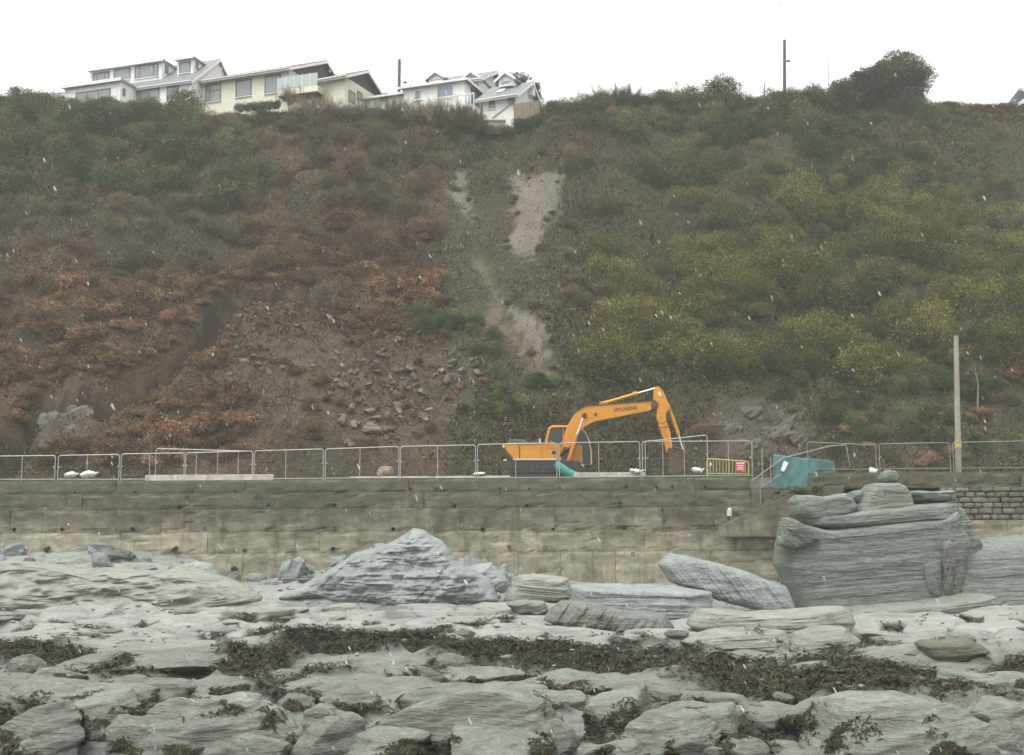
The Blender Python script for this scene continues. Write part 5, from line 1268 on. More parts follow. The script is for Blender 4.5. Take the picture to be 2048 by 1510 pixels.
def chimney(house, px, ptop, pbot, vf, w=0.55):
    u, wt = house.front(px, ptop, vf); wb = house.front(px, pbot, vf)[1]
    c = house.box('chimney', M_wht, u - w/2, u + w/2, vf, vf + w, wb - 1.0, wt - 0.25)
    MB().tube([(u, vf + w/2, wt - 0.25), (u, vf + w/2, wt + 0.05)], 0.11, 8).build('chimney_pot', M_tile, c)
chimney(hd, 1059, 154, 166, hd.va)
u, w = hd.front(1022, 200.5, -0.3)
dish = MB()
n = 14; rings = [(0.0, 0.10), (0.14, 0.085), (0.26, 0.04), (0.31, 0.0)]
vs = [(u, -0.22, w)]; fs = []
for r_, dd in rings[1:]:
    vs += [(u + r_ * math.cos(2*math.pi*k/n), -0.32 + dd, w + r_ * math.sin(2*math.pi*k/n)) for k in range(n)]
fs += [(0, 1 + k, 1 + (k+1) % n) for k in range(n)]
for q in range(2): fs += [(1 + q*n + k, 1 + (q+1)*n + k, 1 + (q+1)*n + (k+1) % n, 1 + q*n + (k+1) % n) for k in range(n)]
dd_ = dish.add(vs, fs, True).build('satellite_dish', M_frame_d, hd.root)
MB().tube([(u, -0.22, w), (u, 0.0, w - 0.1)], 0.03, 6).build('bracket', M_frame_d, dd_)
# the pipe down the wall
a = hd.front(985, 236); b = hd.front(1022, 208); MB().tube([(a[0], -0.06, a[1]), (b[0], -0.06, b[1])], 0.04, 6).build('waste_pipe', simple('grey_pipe', (0.5, 0.48, 0.42), 0.6), hd.root)
# second white house behind the hipped bungalow, only its dormers and chimney clear the ridge
hb = bungalow('dormer_cottage', 'white cottage behind the hipped bungalow showing two pointed dormers', (850, 172), (957, 158), 99.0, (985, 146), M_wht, M_wht, M_slt, [], 3.0)
gdormer(857, 887, 145.5, 157, 165, 0.4, hb); gdormer(929, 957, 145.5, 157, 172, 0.4, hb); chimney(hb, 850.5, 153, 165, 0.8, 0.6)

# ---- other roofs peeping over the skyline
hl = bungalow('slate_bungalow', 'slate roofed bungalow half hidden by shrubs at the left edge', (-60, 205), (95, 196), 101.0, (122, 188), M_wht, M_wht, M_slt, [], 2.2)
hf = House('distant_bungalow', 'low grey roofed bungalow with cream chimney far back on the skyline', (1288, 196), (1402, 195.2), 112.0, 2.4)
hf.va, hf.D = 3.0, 6.0; hf.wa = hf.front(1345, 188, 3.0)[1]
hf.box('wall', M_crm, -hf.len, 0, 0, 6.0, -2, hf.we); hf.gable_roof(-hf.len, 0, 3.0, hf.wa, 6.0, hf.we, M_slt, 0.2, 0.12)
u, wt = hf.front(1353, 170, hf.va); c = hf.box('chimney', M_crm, u - 0.25, u + 0.25, hf.va - 0.25, hf.va + 0.25, hf.we, wt)
MB().tube([(u, hf.va, wt), (u, hf.va, wt + 0.25)], 0.1, 8).build('chimney_pot', M_tile, c)
hg = House('grey_house', 'pale grey gabled house cut by the right edge of the skyline', (2030, 180), (2140, 180), 108.0, 3.0)
g0 = hg.front(2020, 192, 0)[0] + 1.5; gt = hg.front(2036, 156, 0)[1]
MB().box(g0 + 0.3, 0, 0, 6, -3, hg.we - 0.4).build('wall', M_wht, hg.root)
MB().prism([(g0, -0.3, hg.we - 0.5), (g0 + 0.75, 3.0, gt), (g0 + 0.75, 3.05, gt + 0.12), (g0 - 0.02, -0.34, hg.we - 0.36)], (12, 0, 0)).prism([(g0, 6.3, hg.we - 0.5), (g0 + 0.75, 3.0, gt), (g0 + 0.75, 2.95, gt + 0.12), (g0 - 0.02, 6.34, hg.we - 0.36)], (12, 0, 0)).build('roof', simple('pale_slate', (0.36, 0.38, 0.40), 0.6, 0.15, 3), hg.root)

# ---- brown board fence and low wall by the cottage
bf = empty('board_fence', at(1050, 232, 91.5)); tag(bf, 'brown board fence on the cliff edge right of the white cottage', 'fence')
a, b = at(1029, 236, 91.5), at(1078, 230, 91.2); hgt = 1.15
for k in range(14):
    p = a.lerp(b, (k + 0.5) / 14) - bf.location; w = (b.x - a.x) / 14 * 0.46
    MB().box(p.x - w, p.x + w, p.y - 0.012, p.y + 0.012, p.z, p.z + hgt + random.uniform(-0.03, 0.03)).build('board', M_door, bf)
for k in range(4):
    p = a.lerp(b, k / 3) - bf.location; MB().box(p.x - 0.05, p.x + 0.05, p.y + 0.015, p.y + 0.12, p.z - 0.8, p.z + hgt + 0.06).build('post', M_door, bf)
lw = MB(); a, b = at(953, 252, 91.0), at(1010, 249, 91.0)
lo = MB().box(0, b.x - a.x, 0, 1.5, -0.5, at(953, 243, 91).z - a.z).build('garden_wall', simple('mossy_render', (0.30, 0.31, 0.25), 0.9, 0.3, 2)); lo.location = a; tag(lo, 'low garden wall with a brown coping below the cottage', 'garden wall')
MB().box(-0.06, b.x - a.x + 0.06, -0.06, 0.36, at(953, 243, 91).z - a.z + 0.003, at(953, 240, 91).z - a.z).build('coping', M_door, lo)

# ---- poles on the skyline
M_tar = simple('dark_pole_wood', (0.10, 0.088, 0.075), 0.85, 0.2, 2)
def sky_pole(px, t, b, Y, r, label, name='utility_pole'):
    p0, p1 = at(px - 1, b, Y), at(px, t, Y); e = empty(name, p0); tag(e, label, 'pole')
    MB().tube([(0, 0, -1.5), tuple(p1 - p0)], r * 1.15, 10, r1=r * 0.85).build('shaft', M_tar, e); return e, p1 - p0
e, t = sky_pole(1569, 80, 186, 100, 0.14, 'tall dark utility pole with a small lamp on the right skyline')
q = at(1577, 122, 100) - e.location; MB().tube([(t.x * 0.6, 0, q.z - 0.05), tuple(q + Vector((-0.1, 0, 0)))], 0.025, 6).build('bracket', M_tar, e)
MB().box(q.x - 0.16, q.x + 0.12, q.y - 0.1, q.y + 0.1, q.z - 0.07, q.z + 0.07).build('lamp', M_slate_p, e, 0.02)
e, t = sky_pole(799, 119, 168, 99, 0.13, 'dark utility pole with climbing rungs behind the hipped bungalow')
for k in range(6):
    z = t.z * (1 - 0.06 - k * 0.1); MB().tube([(t.x - 0.28, 0, z), (t.x + 0.28, 0, z)], 0.025, 5).build('rung', M_tar, e)
q = at(810, 165, 99) - e.location; MB().box(q.x - 0.14, q.x + 0.14, -0.1, 0.1, q.z - 0.06, q.z + 0.06).build('lamp', M_slate_p, e, 0.02)
sky_pole(1657, 114, 165, 125, 0.025, 'very thin pale mast far back on the right skyline', 'thin_mast')
sky_pole(1529, 165, 190, 99, 0.04, 'short thin post left of the tall utility pole', 'thin_post')

# ================================================================== VEGETATION
M_leaf = foliage_mat('leaves', 0.36, 0.025); M_cover = foliage_mat('dead_bracken_and_grass', 0.0, 0.0)
M_bark = simple('bark', (0.12, 0.10, 0.075), 0.9, 0.3, 6)
rv = np.random.default_rng(21)

def leaves(P, Nn, size, aspect, rs, col, up=0.0, jitter=0.9):
    """one small triangle-pair leaf per point"""
    n = len(P); d = Nn + rs.normal(0, jitter, (n, 3)); d[:, 2] += up; d /= np.linalg.norm(d, axis=1)[:, None] + 1e-9
    r = rs.normal(size=(n, 3)); s = np.cross(d, r); s /= np.linalg.norm(s, axis=1)[:, None] + 1e-9
    L_ = size[:, None]; w = L_ * aspect
    V = np.stack([P - s * w * 0.5, P + d * L_ * 0.45 - s * w * 0.1 + np.cross(d, s) * L_ * 0.12, P + d * L_, P + s * w * 0.5 + d * L_ * 0.3], 1)
    b = np.arange(n)[:, None] * 4
    return V.reshape(-1, 3), np.concatenate([b + [0, 3, 1], b + [1, 3, 2]]), np.repeat(col, 4, 0)
def merge(parts):
    off = 0; VV = []; FF = []; CC = []
    for v, f, c in parts: VV.append(v); FF.append(f + off); CC.append(c); off += len(v)
    return np.concatenate(VV), np.concatenate(FF), np.concatenate(CC)
def twigs(base, tip, r, col):
    n = len(base); d = tip - base; s = np.cross(d, np.tile([0.3, 1, 0.2], (n, 1))); s /= np.linalg.norm(s, axis=1)[:, None] + 1e-9
    V = np.stack([base - s * r, base + s * r, tip], 1); b = np.arange(n)[:, None] * 3
    return V.reshape(-1, 3), b + np.array([0, 1, 2]), np.repeat(col, 3, 0)
def clumps(rs, nc, flat=0.75):
    c = rs.normal(size=(nc, 3)); c[:, 2] = np.abs(c[:, 2]) * 0.9; c /= np.linalg.norm(c, axis=1)[:, None]
    c *= rs.uniform(0.35, 0.72, (nc, 1)); c[:, 2] *= flat; return c, rs.uniform(0.24, 0.46, nc)
def pick(rs, n, pal, w=None):
    pal = np.array(pal); return pal[rs.choice(len(pal), n, p=w)] * rs.uniform(0.65, 1.35, (n, 1))
def shell(rs, n, c, r, lo=0.55):
    k = rs.choice(len(c), n, p=r ** 2 / (r ** 2).sum()); d = rs.normal(size=(n, 3)); d[:, 2] += 0.35; d /= np.linalg.norm(d, axis=1)[:, None]
    return c[k] + d * (r[k] * rs.uniform(lo, 1.08, n))[:, None], d, k
def bush(kind, seed, n=3800):
    n = {'gorse': 8000, 'evergreen': 6500, 'bramble': 5500}.get(kind, n)
    rs = np.random.default_rng(seed); c, r = clumps(rs, 14 if kind != 'evergreen' else 16, 0.8); P, d, k = shell(rs, n, c, r)
    parts = []; tone = rs.uniform(0.5, 1.6, len(c))
    if kind == 'gorse':
        col = pick(rs, n, [(0.112, 0.122, 0.036), (0.155, 0.152, 0.044), (0.075, 0.092, 0.032), (0.195, 0.17, 0.052)]) * tone[k][:, None]
        yel = rs.random(n) < 0.03 * (P[:, 2] > 0.3); col[yel] = np.array([0.40, 0.32, 0.035])
        parts.append(leaves(P, d, rs.uniform(0.028, 0.07, n), 0.5, rs, col, 0.4, 0.8))
    elif kind == 'evergreen':
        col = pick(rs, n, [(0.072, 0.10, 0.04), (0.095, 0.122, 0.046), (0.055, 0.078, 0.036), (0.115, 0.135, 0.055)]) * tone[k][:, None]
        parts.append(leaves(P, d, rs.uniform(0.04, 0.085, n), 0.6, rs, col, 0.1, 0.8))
    elif kind == 'bright':
        col = pick(rs, n, [(0.10, 0.14, 0.04), (0.13, 0.16, 0.05), (0.08, 0.11, 0.036), (0.17, 0.18, 0.065)]) * tone[k][:, None]
        parts.append(leaves(P, d, rs.uniform(0.07, 0.15, n), 0.5, rs, col, 0.2, 0.8))
    elif kind == 'bramble':
        col = pick(rs, n, [(0.155, 0.108, 0.068), (0.128, 0.094, 0.062), (0.175, 0.118, 0.07), (0.105, 0.095, 0.052), (0.13, 0.118, 0.06)]) * tone[k][:, None]
        parts.append(leaves(P, d, rs.uniform(0.045, 0.10, n), 0.4, rs, col, 0.1, 1.0))
    elif kind == 'bracken':
        col = pick(rs, n, [(0.205, 0.122, 0.06), (0.17, 0.098, 0.052), (0.24, 0.152, 0.076), (0.125, 0.08, 0.047), (0.185, 0.143, 0.074)]) * tone[k][:, None]
        P[:, 2] *= 0.62; dd = d.copy(); dd[:, 2] -= 0.5
        parts.append(leaves(P, dd, rs.uniform(0.09, 0.22, n), 0.18, rs, col, -0.3, 0.7))
    m = 260 if kind in ('bramble', 'gorse') else 120
    b0 = rs.normal(0, 0.16, (m, 3)); b0[:, 2] = -0.25; T, _, _ = shell(rs, m, c, r, 0.9); T[:, 2] += rs.uniform(0, 0.12, m)
    if kind == 'bracken': T[:, 2] *= 0.7
    tc_ = pick(rs, m, [(0.13, 0.105, 0.085), (0.17, 0.14, 0.11), (0.10, 0.08, 0.065)])
    parts.append(twigs(b0, T, 0.012, tc_))
    V, Fc, Cc = merge(parts)
    return mesh_np(kind + '_bush', V, Fc, [M_leaf], False, Cc)
def twig_bush(seed, n=1500):
    """leafless winter shrub: fans of fine upright branches"""
    rs = np.random.default_rng(seed); m = 60
    b0 = rs.normal(0, 0.22, (m, 3)) * [1, 1, 0.1]; t0_ = b0 * 2.2 + np.stack([rs.normal(0, 0.28, m), rs.normal(0, 0.28, m), rs.uniform(0.5, 1.05, m)], -1)
    k = rs.integers(0, m, n); f = rs.uniform(0.25, 0.95, n)[:, None]; B = b0[k] * (1 - f) + t0_[k] * f
    T = B + (t0_[k] - b0[k]) * rs.uniform(0.15, 0.4, (n, 1)) + rs.normal(0, 0.10, (n, 3)) + [0, 0, 0.06]
    pal = [(0.24, 0.205, 0.155), (0.19, 0.16, 0.125), (0.29, 0.25, 0.18), (0.21, 0.17, 0.135)]
    lv = leaves(T[: n // 2], rs.normal(size=(n // 2, 3)), rs.uniform(0.03, 0.07, n // 2), 0.5, rs, pick(rs, n // 2, [(0.12, 0.105, 0.06), (0.16, 0.13, 0.085), (0.10, 0.10, 0.055)]))
    V, Fc, Cc = merge([twigs(b0, t0_, 0.016, pick(rs, m, pal)), twigs(B, T, 0.008, pick(rs, n, pal)), lv])
    return mesh_np('twig_bush', V, Fc, [M_leaf], False, Cc)
KIND = {k: [bush(k, 100 * i + j) for j in range(4)] for i, k in enumerate(('gorse', 'evergreen', 'bright', 'bramble', 'bracken'))}
KIND['thorn'] = [bush('bramble', 900 + j) for j in range(4)]  # more of the same brambles, grown from other seeds for the upper slope
KIND['ivy'] = [bush('evergreen', 950 + j) for j in range(4)]
KIND['twig'] = [twig_bush(700 + j) for j in range(4)]
INFO = {'gorse': ('gorse_bush', 'olive gorse bush with yellow tips on the right hand slope', 'gorse bushes of the slope'),
        'evergreen': ('evergreen_shrub', 'dark evergreen shrub growing on the hillside', 'dark shrubs of the hillside'),
        'bright': ('green_shrub', 'lighter green leafy shrub on the hillside', 'light green shrubs of the hillside'),
        'bramble': ('bramble_bush', 'brown tangled bramble on the hillside', 'brambles of the hillside'),
        'thorn': ('thorn_bush', 'brown bramble scrub on the upper slope', 'bramble scrub of the upper slope'),
        'ivy': ('ivy_mound', 'dark ivy mound low on the slope', 'ivy mounds of the lower slope'),
        'bracken': ('bracken_clump', 'rust brown mound of dead bracken on the slope', 'bracken mounds of the slope'),
        'twig': ('bare_shrub', 'bare twiggy shrub on the cliff edge', 'bare shrubs along the cliff top')}
nb = {k: 0 for k in INFO}
def hz(x, Y): return float(hill(np.array([x]), np.array([Y]))[0])
def put_bush(kind, x, Y, r, hgt=None, label=None, group=None, z=None, sink=0.12):
    nm, lab, gr = INFO[kind]; me = KIND[kind][(nb[kind] * 7 + int(abs(x) * 13)) % 4]; nb[kind] += 1
    o = link(nm, me, None, (x, Y, (hz(x, Y) if z is None else z) - sink * r), (0, 0, random.uniform(0, 6.28)), (r, r, hgt or r * random.uniform(0.8, 1.25)))
    if label: tag(o, label, 'shrub')
    else: tag(o, lab, 'bush' if kind != 'bracken' else 'bracken', group or gr)
    return o
def in_any(px, py, polys): return any(bool(inpoly(np.array([px]), np.array([py]), p)[0]) for p in polys)

# hillside bushes: where each kind grows, in regions of the slope
rp = random.Random(303)
def scatter(kind, n, box, r, dens=None):
    k = 0; tries = 0
    while k < n and tries < n * 8:
        tries += 1
        px, py = rp.uniform(box[0], box[2]), rp.uniform(box[1], box[3])
        if in_any(px, py, EARTH + SCREE + ROCKY): continue
        if dens and rp.random() > dens(px, py): continue
        x, Y = hill_hit(px, py)
        rr_ = rp.uniform(*r)
        if float(dpoly(np.array([x]), np.array([Y]), GULLY)[0]) < 0.8 + rr_: continue
        put_bush(kind, x, Y, rr_); k += 1
scatter('gorse', 215, (1190, 370, 2110, 745), (0.7, 2.9), lambda x, y: 1 if y > 420 + (1500 - x) * 0.05 else 0.4)
scatter('gorse', 30, (1480, 300, 2050, 420), (0.6, 1.2))
scatter('evergreen', 70, (-40, 215, 520, 400), (1.1, 2.6))
scatter('evergreen', 60, (1240, 215, 1860, 380), (1.0, 2.3))
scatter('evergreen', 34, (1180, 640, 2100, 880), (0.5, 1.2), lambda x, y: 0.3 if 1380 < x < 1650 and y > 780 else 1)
scatter('evergreen', 12, (820, 640, 1000, 760), (0.5, 1.0))
scatter('evergreen', 22, (820, 220, 1180, 350), (0.6, 1.3))
scatter('bright', 12, (270, 250, 350, 330), (0.7, 1.3)); scatter('bright', 10, (-30, 250, 110, 330), (0.7, 1.3))
scatter('bright', 14, (880, 760, 1130, 850), (0.5, 0.9)); scatter('bright', 22, (1850, 520, 2100, 900), (0.6, 1.2)); scatter('bright', 14, (1640, 330, 1900, 480), (0.6, 1.2))
scatter('thorn', 150, (250, 240, 900, 560), (0.6, 1.8)); scatter('thorn', 60, (-40, 360, 420, 620), (0.6, 1.3)); scatter('bramble', 40, (1120, 240, 2080, 560), (0.6, 1.3)); scatter('bramble', 26, (1130, 500, 1320, 740), (0.5, 1.1)); scatter('bramble', 20, (1400, 700, 2080, 920), (0.4, 0.9))
scatter('bracken', 120, (-40, 560, 480, 930), (0.6, 1.6)); scatter('bracken', 60, (480, 420, 880, 620), (0.7, 1.7)); scatter('bracken', 26, (640, 600, 900, 720), (0.5, 1.0)); scatter('bracken', 22, (300, 780, 700, 930), (0.4, 0.9)); scatter('bracken', 30, (1560, 760, 2100, 930), (0.4, 0.9))
scatter('ivy', 46, (1190, 650, 1720, 770), (0.6, 1.4)); scatter('ivy', 24, (1250, 480, 2050, 660), (0.5, 1.2)); scatter('ivy', 26, (1650, 780, 2100, 900), (0.5, 1.1)); scatter('ivy', 14, (820, 640, 980, 740), (0.5, 1.0))  # first batch: dark shrubs added to stand in for shade under the gorse
for i in range(len(GULLY) - 1):
    for f in (0.15, 0.5, 0.85):
        x = GULLY[i][0] * (1 - f) + GULLY[i + 1][0] * f; Y = GULLY[i][1] * (1 - f) + GULLY[i + 1][1] * f
        put_bush('bracken', x - 0.6, Y + 1.5, rp.uniform(0.5, 0.8))  # bracken added along the upper gully edge to throw shade into it
# the cliff-top fringe
def fringe(kind, pxs, Y, r, ddz=0.0, hk=None):
    for px in pxs:
        Yj = Y + rp.uniform(-0.8, 0.8); x = at(px, 210, Yj).x; rr = rp.uniform(*r); put_bush(kind, x, Yj, rr, rr * (hk or rp.uniform(0.8, 1.1)))
fringe('evergreen', range(-40, 370, 26), 95.3, (0.9, 1.5), hk=0.85)
fringe('evergreen', (60, 95, 200, 235, 270, 300, 325, 350), 94.6, (1.1, 1.7))
fringe('bright', (345, 362, 372), 94.2, (0.8, 1.1))
fringe('bramble', range(370, 480, 18), 93.4, (0.5, 0.8), hk=0.5)
fringe('bramble', range(480, 960, 22), 94.0, (0.8, 1.3), hk=0.8)
fringe('twig', range(620, 960, 18), 94.2, (0.9, 1.5))
fringe('bramble', range(960, 1060, 20), 91.5, (0.4, 0.7), hk=0.5)
fringe('bramble', range(1070, 1860, 24), 95.0, (0.9, 1.7)); fringe('evergreen', range(1100, 1700, 46), 95.2, (1.0, 1.9)); fringe('bramble', range(1540, 1720, 20), 95.3, (1.3, 2.0))
fringe('twig', list(range(1076, 1260, 15)) + list(range(1590, 1700, 14)), 95.5, (0.9, 1.5))
fringe('twig', (1205, 1215, 1228), 95.2, (1.5, 2.1)); fringe('twig', (1640, 1655, 1670, 1625), 95.2, (1.4, 1.9))
fringe('evergreen', (1415, 1440, 1455, 1475), 95.2, (1.3, 1.8)); fringe('bramble', (1490, 1500), 95.2, (1.1, 1.3))
fringe('bracken', range(1300, 1420, 20), 95.0, (0.6, 0.9)); fringe('bracken', range(1860, 2080, 18), 94.6, (0.5, 0.9))
fringe('evergreen', (470, 500, 530, 560, 600), 94.4, (0.7, 1.0), hk=0.7)

# trees
def tree(name, px, base, top, Y, rx, label, seed, pal, n=9000, spread=(1, 1), leaf=(0.09, 0.2)):
    b, t = at(px, base, Y), at(px, top, Y); H = t.z - b.z; rs = np.random.default_rng(seed)
    root = empty(name, b); tag(root, label, 'tree')
    mb = MB(); mb.tube([(0, 0, -0.6), (0.1, 0, H * 0.25), (0.05, 0.1, H * 0.6)], 0.20, 9, r1=0.08)
    for k in range(9):
        a = rs.uniform(0, 6.28); f = rs.uniform(0.2, 0.55); q = (rx * 0.6 * math.cos(a), rx * 0.6 * math.sin(a), H * (f + 0.25)); mb.tube([(0.07, 0.05, H * f), (q[0] * 0.5, q[1] * 0.5, H * (f + 0.16)), q], 0.07, 6, r1=0.02)
    mb.build('trunk', M_bark, root)
    nc = 90; th = rs.uniform(0, 6.28, nc); zz = rs.uniform(-0.02, 0.93, nc)
    prof = np.sqrt(np.maximum(0.02, 1 - (np.maximum(0, zz - 0.35) / 0.64) ** 2)); rad = rx * prof * np.sqrt(rs.uniform(0.05, 0.85, nc))
    c = np.stack([rad * np.cos(th), rad * np.sin(th), zz * H], -1); r = rs.uniform(0.26, 0.5, nc) * rx * 0.62
    P, d, k = shell(rs, n, c, r, 0.5); tone = rs.uniform(0.7, 1.3, nc)
    V, Fc, Cc = leaves(P, d, rs.uniform(*leaf, n), 0.6, rs, pick(rs, n, pal) * tone[k][:, None], 0.1, 0.8)
    link('crown', mesh_np('crown', V, Fc, [M_leaf], False, Cc), root); return root
IVY = [(0.07, 0.088, 0.045), (0.09, 0.108, 0.052), (0.058, 0.072, 0.04), (0.105, 0.118, 0.06)]
tree('ivy_tree', 1800, 205, 112, 95.6, 2.5, 'tall dome of dark ivy clad tree on the right skyline', 5, IVY, 26000, leaf=(0.12, 0.24))
tree('ivy_tree', 1748, 208, 142, 95.2, 2.2, 'lower left shoulder tree beside the tall ivy clad dome', 6, IVY, 16000, leaf=(0.12, 0.24))
tree('ivy_tree', 1700, 208, 165, 95.0, 1.8, 'low rounded evergreen at the left foot of the ivy clad dome', 7, IVY, 10000, leaf=(0.12, 0.24))
tree('skyline_tree', 1442, 205, 160, 95.6, 1.8, 'rounded dark tree on the skyline right of the distant chimney', 8, IVY, 6000)
tree('dark_pine', 1040, 196, 152, 101, 1.5, 'dark tree rising behind the white cottage roof', 9, [(0.05, 0.06, 0.04), (0.07, 0.078, 0.05)], 5000)
tree('dark_pine', 1068, 205, 166, 100, 0.9, 'small dark tree at the right end of the cottage', 10, [(0.05, 0.06, 0.04), (0.07, 0.078, 0.05)], 3000)
tree('garden_tree', 38, 220, 181, 97, 1.5, 'round dark shrub tree on the skyline at the left edge', 13, [(0.06, 0.065, 0.04), (0.085, 0.085, 0.05)], 4000)
tree('hillside_tree', 310, 345, 248, 92.0, 1.8, 'light green leafy tree on the upper left slope', 14, [(0.10, 0.12, 0.05), (0.13, 0.14, 0.06), (0.08, 0.10, 0.045)], 7000)
tree('hillside_tree', 40, 350, 255, 91.5, 2.0, 'light green leafy tree at the left edge of the upper slope', 15, [(0.09, 0.11, 0.05), (0.12, 0.13, 0.06), (0.08, 0.095, 0.045)], 7000)
# pale bare trunks
M_stem = simple('pale_bark', (0.20, 0.175, 0.135), 0.9, 0.2, 5)
for i, (px, t_, b_, lab) in enumerate(((108, 308, 362, 'pale bare trunk standing on the upper left slope'), (1946, 730, 810, 'pale dead stem just right of the wooden pole'))):
    x, Y = hill_hit(px, b_); z0 = hz(x, Y); zt_ = at(px, t_, Y - 0.8).z; e = empty('dead_stem', (x, Y - 0.6, z0)); tag(e, lab, 'dead tree')
    MB().tube([(0, 0, -0.4), (0.1, 0, (zt_ - z0) * 0.5), (-0.05, 0, zt_ - z0)], 0.06, 8, r1=0.025).build('trunk', M_stem, e)
    for s in (-1, 1): MB().tube([(0.04, 0, (zt_ - z0) * 0.7), (0.35 * s, 0.05, (zt_ - z0) * 0.98)], 0.022, 6, r1=0.008).build('branch', M_stem, e)

# ------------------------------------------------------------------ ground cover of the slope: dead bracken, grass, litter
n = 270000
gx = rv.uniform(-44, 44, n); gy = TOE_Y - 0.6 + (RIDGE_Y + 2.2 - TOE_Y) * rv.random(n); k = np.abs(gx) < gy * 0.45 + 2.0; gx, gy = gx[k], gy[k]
gz = hill(gx, gy); P = np.stack([gx, gy, gz], -1); px, py = proj(P); n = len(P)
nA = fbm(P / 2.2, 4, 81); nB = fbm(P / 6.0, 3, 83); nC = fbm(P / 0.8, 3, 85)
bare = np.zeros(n)
jx, jy = px + 12 * nC, py + 12 * nA
for q in EARTH: bare = np.maximum(bare, inpoly(jx, jy, q) * (0.9 + 0.4 * nC))
for q in SCREE: bare = np.maximum(bare, inpoly(jx, jy, q) * (0.25 + 0.6 * nC))
for q in ROCKY: bare = np.maximum(bare, inpoly(jx, jy, q) * 0.6)
bare = np.maximum(bare, (dpoly(gx, gy, GULLY) < 0.8) * 0.95); bare = np.maximum(bare, (dpoly(gx, gy, PATHS[0]) < 0.75) * 0.85)
bare = np.maximum(bare, sstep(0.30, 0.48, nA) * 0.45)
keep = rv.random(n) > bare
P, px, py, nA, nB, nC = P[keep], px[keep], py[keep], nA[keep], nB[keep], nC[keep]; n = len(P)
PAL = {'rust': [(0.20, 0.117, 0.058), (0.165, 0.092, 0.05), (0.23, 0.148, 0.075), (0.12, 0.076, 0.046), (0.19, 0.15, 0.08)],
       'purple': [(0.14, 0.10, 0.062), (0.11, 0.085, 0.055), (0.16, 0.115, 0.07), (0.10, 0.09, 0.05)],
       'olive': [(0.11, 0.108, 0.04), (0.14, 0.13, 0.05), (0.085, 0.09, 0.036), (0.17, 0.15, 0.065)],
       'green': [(0.075, 0.10, 0.038), (0.10, 0.125, 0.05), (0.06, 0.08, 0.035), (0.14, 0.15, 0.07)],
       'straw': [(0.25, 0.21, 0.135), (0.21, 0.17, 0.105), (0.17, 0.14, 0.085), (0.135, 0.12, 0.07)],
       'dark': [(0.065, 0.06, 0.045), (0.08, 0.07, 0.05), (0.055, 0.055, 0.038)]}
def g(cx, cy, sx, sy): return np.exp(-((px - cx) / sx) ** 2 - ((py - cy) / sy) ** 2)
wts = {'rust': 1.3 * sstep(950, 700, px) * sstep(420, 600, py) + 0.9 * g(1750, 850, 300, 80) + 0.6 * g(1250, 300, 200, 60) + 0.5 * g(1540, 720, 120, 40),
       'purple': 1.0 * g(450, 420, 400, 120) + 0.9 * g(740, 360, 160, 150) + 0.5 * g(1200, 520, 120, 220) + 0.4 * g(1600, 420, 300, 120),
       'olive': 1.0 * sstep(1080, 1300, px) * sstep(930, 700, py) + 0.35 + 0.5 * g(700, 250, 260, 60),
       'green': 0.8 * g(1010, 800, 110, 60) + 0.7 * g(1600, 300, 400, 80) + 0.6 * g(150, 290, 260, 70) + 0.6 * g(1900, 750, 140, 130) + 0.4 * g(960, 480, 60, 60),
       'straw': 0.8 * g(960, 620, 100, 140) + 0.5 * g(920, 400, 50, 80) + 0.35 * g(1100, 760, 60, 60) + 0.22,
       'dark': 1.6 * g(1400, 720, 280, 55) + 0.7 * g(250, 330, 240, 60) + 0.3 * g(850, 680, 120, 50) + 0.5 * g(1560, 850, 200, 50)}  # first dark term paints the shade under the gorse into the cover
names = list(wts); Wm = np.stack([wts[k] for k in names], -1)
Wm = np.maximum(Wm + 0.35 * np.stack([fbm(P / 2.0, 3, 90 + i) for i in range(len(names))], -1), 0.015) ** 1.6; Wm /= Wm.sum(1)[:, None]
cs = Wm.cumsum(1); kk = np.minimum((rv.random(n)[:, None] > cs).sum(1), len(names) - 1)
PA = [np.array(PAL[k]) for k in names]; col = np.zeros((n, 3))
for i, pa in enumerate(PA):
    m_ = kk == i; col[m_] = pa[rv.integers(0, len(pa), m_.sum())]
col *= np.where(np.isin(kk, [2, 5]), 0.62, np.where(kk == 4, 1.05, 0.86))[:, None] * (1 + 0.30 * nA + 0.25 * nC)[:, None] * rv.uniform(0.65, 1.35, (n, 1)); col = np.clip(col, 0.01, 0.6)  # olive and dark cover dimmed to paint shaded gaps between the bushes
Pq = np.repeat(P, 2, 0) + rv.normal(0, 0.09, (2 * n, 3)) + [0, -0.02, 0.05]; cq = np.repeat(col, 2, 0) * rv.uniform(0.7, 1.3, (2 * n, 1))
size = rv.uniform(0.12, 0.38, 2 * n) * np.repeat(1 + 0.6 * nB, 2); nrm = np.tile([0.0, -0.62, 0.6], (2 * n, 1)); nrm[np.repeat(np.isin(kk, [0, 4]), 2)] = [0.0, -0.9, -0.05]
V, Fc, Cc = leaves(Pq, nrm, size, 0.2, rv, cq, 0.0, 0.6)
co_ = link('ground_cover', mesh_np('ground_cover', V, Fc, [M_cover], False, Cc)); tag(co_, 'dead bracken, grass and litter covering the slope', 'ground cover', kind='stuff')

